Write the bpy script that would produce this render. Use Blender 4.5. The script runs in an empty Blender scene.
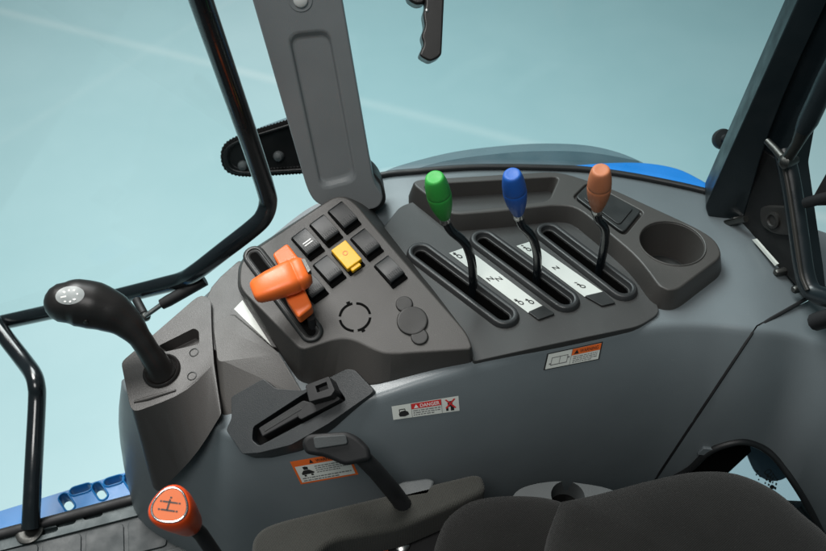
import bpy, bmesh, math, random
from mathutils import Vector, Matrix
from mathutils.bvhtree import BVHTree
random.seed(7)
S = bpy.context.scene
COL = S.collection

# ------------------------------------------------------------------ camera
CAM = Vector((0, -.66, .66))
cd = bpy.data.cameras.new('camera'); cam = bpy.data.objects.new('camera', cd); COL.objects.link(cam)
cam.location = CAM; cam.rotation_euler = (math.radians(45), 0, 0)
cd.lens = 35; cd.sensor_width = 36; cd.clip_start = .02; cd.clip_end = 400
cd.dof.use_dof = True; cd.dof.focus_distance = .9; cd.dof.aperture_fstop = 9
S.camera = cam
# ------------------------------------------------------------------ light (a studio: no sun, no sky)
W = bpy.data.worlds.new('World'); S.world = W; W.use_nodes = True
bg = W.node_tree.nodes['Background']; bg.inputs[0].default_value = (.55, .78, .82, 1); bg.inputs[1].default_value = .15
def area(name, loc, aim, size, power, color=(1, 1, 1)):
    l = bpy.data.lights.new(name, 'AREA'); l.shape = 'DISK'; l.size = size; l.energy = power; l.color = color
    o = bpy.data.objects.new(name, l); COL.objects.link(o); o.location = loc
    o.rotation_euler = (Vector(aim) - Vector(loc)).to_track_quat('-Z', 'Y').to_euler()
    return o
area('key_softbox', (-1.1, .9, 2.5), (0, .1, 0), 1.35, 105, (1, .99, .96))
area('floor_fill', (-1.2, 3.2, 3.2), (-.5, 2.8, -1.5), 2.0, 132, (.98, 1, 1))  # lamp added to brighten the ground, falling off to the upper right
area('front_fill', (-.4, -1.1, 2.1), (0, .15, .1), 1.0, 26, (1, .98, .95))  # fill lamp added for the surfaces facing the viewer
S.view_settings.view_transform = 'Standard'; S.view_settings.look = 'None'
S.view_settings.exposure = 0; S.view_settings.gamma = 1

# ------------------------------------------------------------------ helpers: points
F = 803.06; R2 = math.sqrt(.5)
FW = Vector((0, R2, -R2)); UP = Vector((0, R2, R2)); RT = Vector((1, 0, 0))
def ray(x, y): return FW + RT * ((x - 413) / F) + UP * ((275.5 - y) / F)
def pt(x, y, t): return CAM + ray(x, y) * t
def plane(p, n): return (Vector(p), Vector(n).normalized())
def on(x, y, pl, off=0):
    p, n = pl; d = ray(x, y); return CAM + d * (((p + n * off) - CAM).dot(n) / d.dot(n))
def pz(x, y, z): return on(x, y, (Vector((0, 0, z)), Vector((0, 0, 1))))
def py(x, y, Y): return on(x, y, (Vector((0, Y, 0)), Vector((0, 1, 0))))
def proj(v):
    d = Vector(v) - CAM; w = d.dot(FW); return (413 + F * d.dot(RT) / w, 275.5 - F * d.dot(UP) / w)
def rnd(pts, r, n=4):
    """round the corners of a closed polygon (2D or 3D)"""
    pts = [Vector(p) for p in pts]; out = []; N = len(pts)
    for i in range(N):
        a, b, c = pts[i - 1], pts[i], pts[(i + 1) % N]
        rr = r[i] if isinstance(r, (list, tuple)) else r
        l1, l2 = (a - b).length, (c - b).length
        p = b + (a - b) * min(rr / l1, .45); q = b + (c - b) * min(rr / l2, .45)
        for k in range(n + 1):
            t = k / n; out.append(p * (1 - t) ** 2 + b * 2 * t * (1 - t) + q * t * t)
    return out
def spline(pts, n=8):
    pts = [Vector(p) for p in pts]; out = []
    for i in range(len(pts) - 1):
        p0 = pts[max(i - 1, 0)]; p1 = pts[i]; p2 = pts[i + 1]; p3 = pts[min(i + 2, len(pts) - 1)]
        for k in range(n):
            t = k / n
            out.append(.5 * ((2 * p1) + (p2 - p0) * t + (2 * p0 - 5 * p1 + 4 * p2 - p3) * t * t + (3 * p1 - p0 - 3 * p2 + p3) * t ** 3))
    out.append(pts[-1]); return out
def resample(pts, n):
    L = [0]
    for i in range(1, len(pts)): L.append(L[-1] + (pts[i] - pts[i - 1]).length)
    out = []; j = 0
    for k in range(n):
        s = L[-1] * k / (n - 1)
        while j < len(L) - 2 and L[j + 1] < s: j += 1
        out.append(pts[j].lerp(pts[j + 1], (s - L[j]) / max(L[j + 1] - L[j], 1e-9)))
    return out
def inside(p, poly):
    c = False; n = len(poly)
    for i in range(n):
        x1, y1 = poly[i]; x2, y2 = poly[i - 1]
        if (y1 > p[1]) != (y2 > p[1]) and p[0] < (x2 - x1) * (p[1] - y1) / (y2 - y1) + x1: c = not c
    return c
# ------------------------------------------------------------------ helpers: meshes
def loft(loops, cap0=True, cap1=True, bm=None, closed=True):
    bm = bm or bmesh.new(); rows = [[bm.verts.new(p) for p in l] for l in loops]; n = len(rows[0])
    for a, b in zip(rows, rows[1:]):
        for i in range(n if closed else n - 1):
            j = (i + 1) % n; bm.faces.new((a[i], a[j], b[j], b[i]))
    if cap0 and closed: bm.faces.new(list(reversed(rows[0])))
    if cap1 and closed: bm.faces.new(rows[-1])
    return bm
def prism(loop, n, down, up=0, bm=None, grow=0):
    """loop in 3D; solid from loop+n*up to loop-n*down"""
    n = Vector(n).normalized(); c = sum(loop, Vector()) / len(loop)
    lo = [p - n * down + ((p - c) * grow) for p in loop]; hi = [p + n * up for p in loop]
    b = loft([lo, hi], bm=bm); return b
def tube(path, rad, seg=16, bm=None, flat=1.0, cap=True, round_end=False):
    path = [Vector(p) for p in path]; N = len(path)
    if not isinstance(rad, (list, tuple)): rad = [rad] * N
    if round_end:
        t0 = (path[0] - path[1]).normalized(); t1 = (path[-1] - path[-2]).normalized()
        def cap_pts(p, t, r): return [(p + t * r * math.sin(a), r * math.cos(a)) for a in (.4, .8, 1.15, 1.4, 1.54)]
        A = cap_pts(path[0], t0, rad[0])[::-1]; B = cap_pts(path[-1], t1, rad[-1])
        path = [a[0] for a in A] + path + [b[0] for b in B]; rad = [a[1] for a in A] + list(rad) + [b[1] for b in B]; N = len(path)
    loops = []; u = None
    for i in range(N):
        t = (path[min(i + 1, N - 1)] - path[max(i - 1, 0)]).normalized()
        if u is None:
            u = t.cross(Vector((0, 0, 1)))
            if u.length < .05: u = t.cross(Vector((0, 1, 0)))
        u = (u - t * u.dot(t)).normalized(); v = t.cross(u)
        loops.append([path[i] + (u * math.cos(2 * math.pi * k / seg) + v * flat * math.sin(2 * math.pi * k / seg)) * rad[i] for k in range(seg)])
    return loft(loops, cap, cap, bm)
def frame(n, xd):
    n = Vector(n).normalized(); x = Vector(xd); x = (x - n * x.dot(n)).normalized(); return x, n.cross(x), n
def disc_loop(c, n, r, seg=32, xd=(1, 0, 0)):
    x, y, n = frame(n, xd); return [c + (x * math.cos(2 * math.pi * k / seg) + y * math.sin(2 * math.pi * k / seg)) * r for k in range(seg)]
def lathe(c, n, prof, seg=28, bm=None, cap=True):
    n = Vector(n).normalized(); xd = (1, 0, 0) if abs(n.x) < .8 else (0, 1, 0)
    return loft([disc_loop(c + n * h, n, max(r, 1e-4), seg, xd) for r, h in prof], cap, cap, bm=bm)
def stadium(a, b, r, n, seg=10):
    x, y, n = frame(n, b - a); out = []
    for k in range(seg + 1):
        th = -math.pi / 2 + math.pi * k / seg; out.append(b + (x * math.cos(th) + y * math.sin(th)) * r)
    for k in range(seg + 1):
        th = math.pi / 2 + math.pi * k / seg; out.append(a + (x * math.cos(th) + y * math.sin(th)) * r)
    return out
def dome(loop, n, h, rings=10, skirt=.1, bm=None, bulge=.5):
    n = Vector(n).normalized(); c = sum(loop, Vector()) / len(loop); loops = [[p - n * skirt for p in loop], list(loop)]
    for k in range(1, rings + 1):
        s = math.cos(math.pi / 2 * k / rings); hh = h * math.sin(math.pi / 2 * k / rings) ** (2 * bulge)
        s = max(s, .02); loops.append([c + (p - c) * s + n * hh for p in loop])
    return loft(loops, bm=bm)
# ------------------------------------------------------------------ helpers: objects
def thing(name, label, cat, base, group=None):
    o = bpy.data.objects.new(name, None); COL.objects.link(o); o.location = base; o.empty_display_size = .02
    o['label'] = label; o['category'] = cat
    if group: o['group'] = group
    return o
def root_loc(o):
    while o.parent: o = o.parent
    return Vector(o.location)
def obj(name, bm, mat, parent=None, bevel=0, seg=3, smooth=True, label=None, ang=35, angle_sharp=None, sub=0):
    bmesh.ops.recalc_face_normals(bm, faces=bm.faces)
    if parent is not None: bmesh.ops.translate(bm, verts=bm.verts, vec=-root_loc(parent))
    me = bpy.data.meshes.new(name); bm.to_mesh(me); bm.free()
    o = bpy.data.objects.new(name, me); COL.objects.link(o); o.parent = parent
    me.materials.append(mat)
    me.shade_smooth() if smooth else me.shade_flat()
    if sub:
        s = o.modifiers.new('sub', 'SUBSURF'); s.levels = s.render_levels = sub
    elif bevel:
        b = o.modifiers.new('bevel', 'BEVEL'); b.width = bevel; b.segments = seg; b.limit_method = 'ANGLE'; b.angle_limit = math.radians(ang)
        b.harden_normals = True; b.use_clamp_overlap = True
    elif smooth: me.set_sharp_from_angle(angle=math.radians(angle_sharp or 40))
    if label: o['label'] = label
    return o
def cut(o, cutters):
    """boolean difference, baked; cutters are bmeshes in world space"""
    base = root_loc(o) if o.parent else Vector()
    mods = [(m.type, {k: getattr(m, k) for k in ('width', 'segments', 'angle_limit')}) for m in o.modifiers if m.type == 'BEVEL']
    o.modifiers.clear(); tmp = []
    for bm in cutters:
        bmesh.ops.recalc_face_normals(bm, faces=bm.faces); bmesh.ops.translate(bm, verts=bm.verts, vec=-base)
        me = bpy.data.meshes.new('cutter'); bm.to_mesh(me); bm.free(); c = bpy.data.objects.new('cutter', me); COL.objects.link(c)
        c.parent = o.parent; me.shade_smooth()
        m = o.modifiers.new('b', 'BOOLEAN'); m.operation = 'DIFFERENCE'; m.object = c; m.solver = 'EXACT'; tmp.append(c)
    bpy.context.view_layer.update(); dg = bpy.context.evaluated_depsgraph_get()
    me = bpy.data.meshes.new_from_object(o.evaluated_get(dg)); old = o.data; o.modifiers.clear(); o.data = me
    for c in tmp: bpy.data.objects.remove(c)
    for t, k in mods:
        b = o.modifiers.new('bevel', 'BEVEL'); b.limit_method = 'ANGLE'; b.harden_normals = True
        for a, v in k.items(): setattr(b, a, v)
    if not mods: me.set_sharp_from_angle(angle=math.radians(40))
    return o
# ------------------------------------------------------------------ materials
def mat(name, col, rough=.5, metal=0, bump=0, scale=600, var=.12, coat=0, spec=.5, rvar=.1, dirt=0, sheen=0, trans=0):
    m = bpy.data.materials.new(name); m.use_nodes = True; nt = m.node_tree; N = nt.nodes; L = nt.links
    b = N['Principled BSDF']; tc = N.new('ShaderNodeTexCoord')
    b.inputs['Metallic'].default_value = metal; b.inputs['Specular IOR Level'].default_value = spec
    b.inputs['Coat Weight'].default_value = coat; b.inputs['Coat Roughness'].default_value = .1
    b.inputs['Sheen Weight'].default_value = sheen
    n1 = N.new('ShaderNodeTexNoise'); n1.inputs['Scale'].default_value = 14; n1.inputs['Detail'].default_value = 5
    L.new(tc.outputs['Object'], n1.inputs['Vector'])
    mr = N.new('ShaderNodeMapRange'); mr.inputs[1].default_value = .3; mr.inputs[2].default_value = .7
    mr.inputs[3].default_value = 1 - var; mr.inputs[4].default_value = 1 + var; L.new(n1.outputs['Fac'], mr.inputs[0])
    mx = N.new('ShaderNodeMix'); mx.data_type = 'RGBA'; mx.blend_type = 'MULTIPLY'; mx.inputs[0].default_value = 1
    mx.inputs[6].default_value = (*col, 1); L.new(mr.outputs[0], mx.inputs[7]); out = mx.outputs[2]
    if dirt:
        n3 = N.new('ShaderNodeTexNoise'); n3.inputs['Scale'].default_value = 420; n3.inputs['Detail'].default_value = 2
        L.new(tc.outputs['Object'], n3.inputs['Vector'])
        cr = N.new('ShaderNodeMapRange'); cr.inputs[1].default_value = .68; cr.inputs[2].default_value = .8; cr.inputs[4].default_value = dirt
        L.new(n3.outputs['Fac'], cr.inputs[0])
        m2 = N.new('ShaderNodeMix'); m2.data_type = 'RGBA'; L.new(cr.outputs[0], m2.inputs[0]); L.new(out, m2.inputs[6])
        m2.inputs[7].default_value = (.35, .33, .3, 1); out = m2.outputs[2]
    L.new(out, b.inputs['Base Color'])
    rr = N.new('ShaderNodeMapRange'); rr.inputs[1].default_value = .3; rr.inputs[2].default_value = .7
    rr.inputs[3].default_value = max(rough - rvar, .03); rr.inputs[4].default_value = min(rough + rvar, 1)
    n2 = N.new('ShaderNodeTexNoise'); n2.inputs['Scale'].default_value = 35; n2.inputs['Detail'].default_value = 6
    L.new(tc.outputs['Object'], n2.inputs['Vector']); L.new(n2.outputs['Fac'], rr.inputs[0]); L.new(rr.outputs[0], b.inputs['Roughness'])
    if bump:
        nb = N.new('ShaderNodeTexNoise'); nb.inputs['Scale'].default_value = scale; nb.inputs['Detail'].default_value = 3
        L.new(tc.outputs['Object'], nb.inputs['Vector'])
        bp = N.new('ShaderNodeBump'); bp.inputs['Strength'].default_value = bump; bp.inputs['Distance'].default_value = .0006
        L.new(nb.outputs['Fac'], bp.inputs['Height']); L.new(bp.outputs[0], b.inputs['Normal'])
    return m
def fabric(name, col, rot):
    m = mat(name, col, .95, sheen=.08, var=.18, spec=.15, dirt=.04); nt = m.node_tree; N = nt.nodes; L = nt.links
    tc = N.new('ShaderNodeTexCoord'); mp = N.new('ShaderNodeMapping'); mp.inputs['Rotation'].default_value = (0, 0, rot)
    L.new(tc.outputs['Object'], mp.inputs[0])
    w = N.new('ShaderNodeTexWave'); w.inputs['Scale'].default_value = 210; w.inputs['Distortion'].default_value = 1.2; w.inputs['Detail'].default_value = 2; w.inputs['Detail Scale'].default_value = 4
    L.new(mp.outputs[0], w.inputs['Vector'])
    nz = N.new('ShaderNodeTexNoise'); nz.inputs['Scale'].default_value = 900; L.new(tc.outputs['Object'], nz.inputs['Vector'])
    ad = N.new('ShaderNodeMath'); L.new(w.outputs['Fac'], ad.inputs[0]); L.new(nz.outputs['Fac'], ad.inputs[1])
    bp = N.new('ShaderNodeBump'); bp.inputs['Strength'].default_value = .6; bp.inputs['Distance'].default_value = .0010
    L.new(ad.outputs[0], bp.inputs['Height']); L.new(bp.outputs[0], N['Principled BSDF'].inputs['Normal'])
    return m
def glass(name, tint, refl=.05):
    m = bpy.data.materials.new(name); m.use_nodes = True; nt = m.node_tree; N = nt.nodes; L = nt.links
    N.remove(N['Principled BSDF']); tr = N.new('ShaderNodeBsdfTransparent'); tr.inputs[0].default_value = (*tint, 1)
    gl = N.new('ShaderNodeBsdfGlossy'); gl.inputs['Roughness'].default_value = .02
    fr = N.new('ShaderNodeFresnel'); ge = N.new('ShaderNodeNewGeometry'); ir = N.new('ShaderNodeMapRange')
    ir.inputs[3].default_value = 1.25; ir.inputs[4].default_value = 1 / 1.25; L.new(ge.outputs['Backfacing'], ir.inputs[0]); L.new(ir.outputs[0], fr.inputs[0])
    ms = N.new('ShaderNodeMixShader'); L.new(fr.outputs[0], ms.inputs[0]); L.new(tr.outputs[0], ms.inputs[1]); L.new(gl.outputs[0], ms.inputs[2])
    L.new(ms.outputs[0], N['Material Output'].inputs[0]); return m
M = dict(
    fender=mat('painted_fender', (.134, .155, .166), .34, bump=.22, scale=1000, var=.04, rvar=.04, dirt=.12),
    console=mat('console_plastic', (.051, .0475, .0445), .46, bump=.35, scale=1100, var=.03, rvar=.025, dirt=.10),
    console_dark=mat('deck_plastic', (.044, .044, .0435), .44, bump=.3, scale=1100, var=.03, rvar=.025, dirt=.10),
    pod=mat('pod_plastic', (.049, .0455, .0435), .44, bump=.35, scale=1100, var=.03, rvar=.025, dirt=.10),
    bezel=mat('bezel_plastic', (.018, .019, .019), .42, bump=.2, scale=1500, dirt=.06),
    slotb=mat('slot_bezel_plastic', (.026, .027, .028), .40, bump=.2, scale=1500, dirt=.06),
    black=mat('black_rubber', (.008, .008, .009), .6, bump=.1),
    pit=mat('slot_dark', (.004, .004, .004), .9, spec=.05),
    tubeb=mat('gloss_black_tube', (.006, .008, .010), .22, bump=.05, scale=300, coat=.4),
    frameb=mat('satin_black_frame', (.008, .013, .016), .38, bump=.1, scale=500),
    rocker=mat('rocker_black', (.005, .0066, .0074), .36, spec=.33, bump=.1, scale=900, rvar=.05, dirt=.05),
    pillar=mat('pillar_grey', (.245, .258, .266), .38, bump=.25, scale=900, var=.05, dirt=.07),
    orange=mat('orange_plastic', (.86, .165, .03), .36, bump=.12, scale=900, var=.04, spec=.45),
    orange2=mat('orange_knob', (.66, .062, .006), .33, bump=.08, scale=900, var=.04),
    knobface=mat('knob_face', (.56, .105, .012), .4, var=.04),
    yellow=mat('yellow_plastic', (.85, .47, .012), .38, bump=.08, var=.03),
    green=mat('green_plastic', (.035, .36, .055), .52, bump=.3, scale=700, var=.10, rvar=.12, dirt=.10),
    blue=mat('blue_plastic', (.012, .10, .43), .52, bump=.3, scale=700, var=.10, rvar=.12, dirt=.10),
    brown=mat('tan_plastic', (.48, .165, .075), .52, bump=.3, scale=700, var=.10, rvar=.12, dirt=.10),
    white=mat('white_decal', (.62, .64, .60), .45, var=.05),
    strip=mat('strip_decal', (.56, .58, .55), .4, var=.05),
    ink=mat('black_ink', (.015, .015, .015), .5),
    greyink=mat('grey_ink', (.16, .16, .16), .5),
    red=mat('red_ink', (.55, .03, .03), .45),
    orangeink=mat('orange_ink', (.70, .13, .02), .45),
    whiteink=mat('white_ink', (.75, .75, .73), .45),
    steel=mat('steel', (.45, .45, .44), .3, metal=1, bump=.1),
    dullsteel=mat('dull_steel', (.10, .10, .095), .45, metal=1, bump=.3, scale=300),
    blued=mat('blue_paint', (.012, .165, .50), .36, var=.04, coat=.3),
    flare=mat('flare_plastic', (.085, .135, .155), .5, bump=.1, var=.05),
    seal=mat('seal_rubber', (.012, .013, .014), .5, bump=.1),
    grip=mat('grip_black', (.014, .0125, .012), .31, bump=.22, scale=1500, rvar=.04),
    emblem=mat('emblem_grey', (.26, .28, .28), .4),
    chrome=mat('chrome', (.6, .6, .6), .15, metal=1),
    seat=fabric('seat_fabric', (.0060, .0058, .0053), .9),
    arm=fabric('armrest_fabric', (.037, .037, .033), .3),
    stepblue=mat('step_blue', (.011, .15, .40), .38, var=.12, coat=.2),
    mat_rubber=mat('floor_rubber', (.017, .023, .025), .55, bump=.2, scale=300),
    sill=mat('sill_metal', (.035, .05, .053), .5, metal=.2, bump=.3, scale=200, var=.35),
    tag=mat('pale_plastic', (.058, .064, .066), .6, bump=.2),
)
glass_door = glass('door_glass', (.965, .99, .99)); glass_low = glass('lower_glass', (.86, .865, .90)); glass_rear = glass('window_glass', (.905, .965, .972))

# ------------------------------------------------------------------ ground
GZ = -1.55
bm = bmesh.new(); vs = [bm.verts.new(p) for p in ((-60, -60, GZ), (60, -60, GZ), (60, 60, GZ), (-60, 60, GZ))]; bm.faces.new(vs)
gm = bpy.data.materials.new('pale_floor'); gm.use_nodes = True; nt = gm.node_tree; N = nt.nodes; L = nt.links
b = N['Principled BSDF']; b.inputs['Roughness'].default_value = .36; tc = N.new('ShaderNodeTexCoord')
n = N.new('ShaderNodeTexNoise'); n.inputs['Scale'].default_value = 1.1; n.inputs['Detail'].default_value = 8; n.inputs['Roughness'].default_value = .6; L.new(tc.outputs['Object'], n.inputs[0])
cr = N.new('ShaderNodeValToRGB'); cr.color_ramp.elements[0].position = .3; cr.color_ramp.elements[1].position = .75
cr.color_ramp.elements[0].color = (.415, .625, .655, 1); cr.color_ramp.elements[1].color = (.485, .685, .715, 1); L.new(n.outputs[0], cr.inputs[0])
out = cr.outputs[0]
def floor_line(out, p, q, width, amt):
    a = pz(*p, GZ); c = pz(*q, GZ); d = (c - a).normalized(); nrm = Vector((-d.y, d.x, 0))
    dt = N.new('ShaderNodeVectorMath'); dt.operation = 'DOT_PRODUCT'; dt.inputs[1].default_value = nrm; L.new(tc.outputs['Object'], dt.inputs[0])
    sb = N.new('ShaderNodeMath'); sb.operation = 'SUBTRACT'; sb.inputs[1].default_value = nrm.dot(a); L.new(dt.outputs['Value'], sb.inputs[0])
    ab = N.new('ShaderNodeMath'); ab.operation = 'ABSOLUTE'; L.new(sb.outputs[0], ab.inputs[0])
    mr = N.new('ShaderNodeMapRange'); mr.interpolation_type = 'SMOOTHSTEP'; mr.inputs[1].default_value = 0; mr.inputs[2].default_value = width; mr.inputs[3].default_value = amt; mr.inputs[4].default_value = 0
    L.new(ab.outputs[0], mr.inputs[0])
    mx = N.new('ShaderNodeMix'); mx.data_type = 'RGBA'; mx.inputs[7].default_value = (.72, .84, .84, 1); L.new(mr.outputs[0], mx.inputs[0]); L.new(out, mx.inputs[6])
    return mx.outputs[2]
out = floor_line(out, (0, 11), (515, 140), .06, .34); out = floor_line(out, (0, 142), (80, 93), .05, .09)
L.new(out, b.inputs['Base Color'])
g = obj('ground', bm, gm, smooth=False); g['kind'] = 'structure'

# ------------------------------------------------------------------ inner fender (moulded cab panel)
def fz(x):
    k = [(124, -.115), (205, -.08), (300, -.045), (370, -.02), (440, -.005), (500, -.004)]
    if x <= k[0][0]: return k[0][1]
    for (a, za), (c, zc) in zip(k, k[1:]):
        if x <= c: return za + (zc - za) * (x - a) / (c - a)
    return -.004 if x < 760 else -.004 - (x - 760) * .0004
ridge_px = [(1010, 450), (940, 408), (880, 372), (830, 346), (795, 332), (755, 325.5), (710, 321), (655, 322), (560, 339), (473, 362), (420, 378), (370, 394), (300, 413), (244, 432), (217, 422), (187, 406), (157, 398), (138, 392), (128, 386), (126, 378)]
far_px = [(1010, 330), (920, 275), (840, 238), (760, 212), (712, 193), (650, 179), (600, 171), (560, 168), (480, 167), (420, 171), (374, 177), (330, 198), (300, 214), (240, 264), (185, 314), (150, 345), (132, 365), (126, 376)]
NC = 130
ridge = resample(spline([pz(x, y, fz(x)) for x, y in ridge_px], 6), NC)
far = resample(spline([pz(x, y, fz(x)) for x, y in far_px], 6), NC)
rows = []
for k in range(12):
    s = k / 12; rows.append([a.lerp(c, s) for a, c in zip(far, ridge)])
outw = []
for i in range(NC):
    t = ridge[min(i + 1, NC - 1)] - ridge[max(i - 1, 0)]; t.z = 0; t.normalize(); outw.append(Vector((-t.y, t.x, 0)))
if outw[20].y > 0: outw = [-o for o in outw]
for _ in range(6): outw = [outw[0]] + [(outw[i - 1] + outw[i] * 2 + outw[i + 1]).normalized() for i in range(1, NC - 1)] + [outw[-1]]
PA = ((0, 0), (.0030, -.0006), (.0052, -.0022), (.0066, -.0046), (.0078, -.009), (.0140, -.028), (.0210, -.05), (.0290, -.08), (.0370, -.12), (.0450, -.17), (.053, -.24), (.058, -.33), (.055, -.5))
PB = ((0, 0), (.0030, -.0006), (.0056, -.0022), (.0078, -.0046), (.0105, -.009), (.0205, -.028), (.0305, -.05), (.0410, -.08), (.0500, -.12), (.0555, -.17), (.053, -.24), (.042, -.33), (.01, -.5))
def blend(p):
    x = proj(p)[0]; f = min(max((x - 215) / 110, 0), 1); g = min(max((x - 785) / 60, 0), 1); g = 1 + 1.2 * g * g * (3 - 2 * g); return f * f * (3 - 2 * f) * g
BLN = [blend(p) for p in ridge]
for (oa, dz), (ob, _) in zip(PA, PB):
    rows.append([ridge[i] + outw[i] * (oa + (ob - oa) * BLN[i]) + Vector((0, 0, dz)) for i in range(NC)])
Z0 = Vector((0, 0, 1))
fb = loft(rows, closed=False)
bmesh.ops.recalc_face_normals(fb, faces=fb.faces)
FBVH = BVHTree.FromBMesh(fb)
for k_, f in enumerate(fb.faces): f.material_index = 0 if k_ < 12 * (NC - 1) else 1
def hit(x, y, off=0, fall=None):
    loc, nor, idx, d = FBVH.ray_cast(CAM, ray(x, y).normalized())
    if loc is None: return fall
    if nor.dot(ray(x, y)) > 0: nor = -nor
    return loc + nor * off
def hitn(x, y):
    loc, nor, idx, d = FBVH.ray_cast(CAM, ray(x, y).normalized())
    return nor if nor.dot(ray(x, y)) < 0 else -nor

DECK = [(379, 231), (399, 204), (418, 180), (558, 171), (609, 186), (645, 203), (697, 227), (717, 239), (724, 256), (676, 293), (652, 296), (661, 313), (640, 326), (560, 342), (473, 361), (469, 339)]
dc = (Vector((0, 0)) + sum((Vector(p) for p in DECK), Vector((0, 0)))) / len(DECK)
DIN = [dc + (Vector(p) - dc) * .985 for p in DECK]
SW_IN = [(345, 215), (375, 245), (455, 340), (385, 365), (310, 360), (255, 290), (262, 260)]
PIN = [(244, 408), (265, 390), (300, 398), (345, 378), (358, 388), (322, 418), (288, 438), (252, 446), (238, 430)]
kill = [f for f in fb.faces if all(inside(proj(v.co), DIN) for v in f.verts) or inside(proj(f.calc_center_median()), PIN)]
bmesh.ops.delete(fb, geom=kill, context='FACES')
# split along the seam (one plane through the wall, another through the top, meeting at the crease)
KX = (757, 326)
k0 = hit(*KX); s1 = hit(655, 480); s2 = pz(826, 287, -.02)
def pn_(a, c, inward):
    n_ = (c - a).cross(Vector(inward)).normalized(); return n_ if n_.x > 0 else -n_
bmesh.ops.triangulate(fb, faces=[f for f in fb.faces if f.material_index == 0])
nW = pn_(k0, s1, ray(706, 403)); nT = pn_(k0, s2, (0, 0, 1))
fb2 = fb.copy()
def bis(bm_, d, inner):
    for mi, n_ in ((1, nW), (0, nT)):
        fs = [f for f in bm_.faces if f.material_index == mi]
        ge = list({e for f in fs for e in f.edges}) + list({v for f in fs for v in f.verts}) + fs
        bmesh.ops.bisect_plane(bm_, geom=ge, plane_co=k0 + n_ * d, plane_no=n_)
        dl_ = [f for f in bm_.faces if f.material_index == mi and ((f.calc_center_median() - k0).dot(n_) - d) * (1 if inner else -1) < 0]
        bmesh.ops.delete(bm_, geom=dl_, context='FACES')
    for f in bm_.faces: f.material_index = 0
bis(fb, -.0009, False); bis(fb2, .0009, True)
fender = thing('cab_fender', 'large blue grey moulded inner fender panel carrying the consoles and warning stickers', 'fender panel', pz(560, 420, -.3))
def solid(o, th):
    m = o.modifiers.new('s', 'SOLIDIFY'); m.thickness = th; up_ = sum(p.normal.z * p.area for p in o.data.polygons if abs(p.normal.z) > .9); m.offset = -1 if up_ > 0 else 1
    bpy.context.view_layer.update(); me = bpy.data.meshes.new_from_object(o.evaluated_get(bpy.context.evaluated_depsgraph_get())); o.modifiers.clear(); o.data = me; me.set_sharp_from_angle(angle=math.radians(50))
fp = obj('front_panel', fb, M['fender'], fender, angle_sharp=60); solid(fp, .004)
rp = obj('rear_panel', fb2, M['fender'], fender, angle_sharp=60); solid(rp, .004)
ARCH = [(640, 500), (668, 480), (690, 468), (706, 453), (722, 445), (742, 441), (760, 446), (777, 459), (795, 484), (812, 512), (830, 545), (860, 600), (700, 640)]
al = rnd([hit(x, y, 0, None) or py(x, y, -.1) for x, y in ARCH], .02, 3)
Yd = Vector((-.25, 1, -.1)).normalized()
cut(rp, [loft([[p - Yd * .12 for p in al], [p + Yd * .06 for p in al]])])
edge = [hit(x, y, .001) or py(x, y, -.1) for x, y in ARCH[1:11]]
obj('edge_seal', tube(spline(edge, 5), .0042, 10), M['seal'], rp)
sm = [hit(757 - 102 * k / 20, 326 + 154 * k / 20, -.0014) for k in range(1, 21)]
obj('seam_filler', tube([s2 - Z0 * .002, k0.lerp(s2, .5) - Z0 * .002, k0.lerp(s2, .1) - Z0 * .002] + sm, .0024, 8), M['black'], fender)  # black strip added in the seam so no light leaks through
# outer seal along the window line
sp = spline([pz(x, y, fz(x) + .003) for x, y in far_px[3:12]], 6)
obj('window_seal', tube(sp, .0043, 10), M['seal'], fender)

# ---- stickers
def bil(q, u, v):
    (a, b_, c, d) = [Vector(p) for p in q]   # TL TR BR BL
    return a.lerp(b_, u).lerp(d.lerp(c, u), v)
def patch(name, q, u0, v0, u1, v1, m, parent, off, surf, nu=8, nv=4, poly=None, bm=None):
    own = bm is None; bm = bm or bmesh.new()
    if poly:
        bm.faces.new([bm.verts.new(surf(*bil(q, u, v), off)) for u, v in poly])
    else:
        g_ = [[bm.verts.new(surf(*bil(q, u0 + (u1 - u0) * i / nu, v0 + (v1 - v0) * j / nv), off)) for i in range(nu + 1)] for j in range(nv + 1)]
        for j in range(nv):
            for i in range(nu): bm.faces.new((g_[j][i], g_[j][i + 1], g_[j + 1][i + 1], g_[j + 1][i]))
    return obj(name, bm, m, parent) if own else bm
def text_mesh(body):
    cu = bpy.data.curves.new('t', 'FONT'); cu.body = body; cu.resolution_u = 3; cu.offset = .01
    o = bpy.data.objects.new('t', cu); COL.objects.link(o); bpy.context.view_layer.update()
    me = bpy.data.meshes.new_from_object(o.evaluated_get(bpy.context.evaluated_depsgraph_get()))
    vs = [v.co.copy() for v in me.vertices]; fs = [tuple(p.vertices) for p in me.polygons]
    bpy.data.objects.remove(o); bpy.data.curves.remove(cu); bpy.data.meshes.remove(me)
    x0 = min(v.x for v in vs); x1 = max(v.x for v in vs); y0 = min(v.y for v in vs); y1 = max(v.y for v in vs)
    return [((v.x - x0) / (x1 - x0), (v.y - y0) / (y1 - y0)) for v in vs], fs
def text(name, body, q, u0, v0, u1, v1, m, parent, off, surf, bm=None):
    vs, fs = text_mesh(body); own = bm is None; bm = bm or bmesh.new()
    bv = [bm.verts.new(surf(*bil(q, u0 + (u1 - u0) * x, v1 + (v0 - v1) * y), off)) for x, y in vs]
    for f in fs:
        try: bm.faces.new([bv[i] for i in f])
        except ValueError: pass
    return obj(name, bm, m, parent) if own else bm
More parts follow.
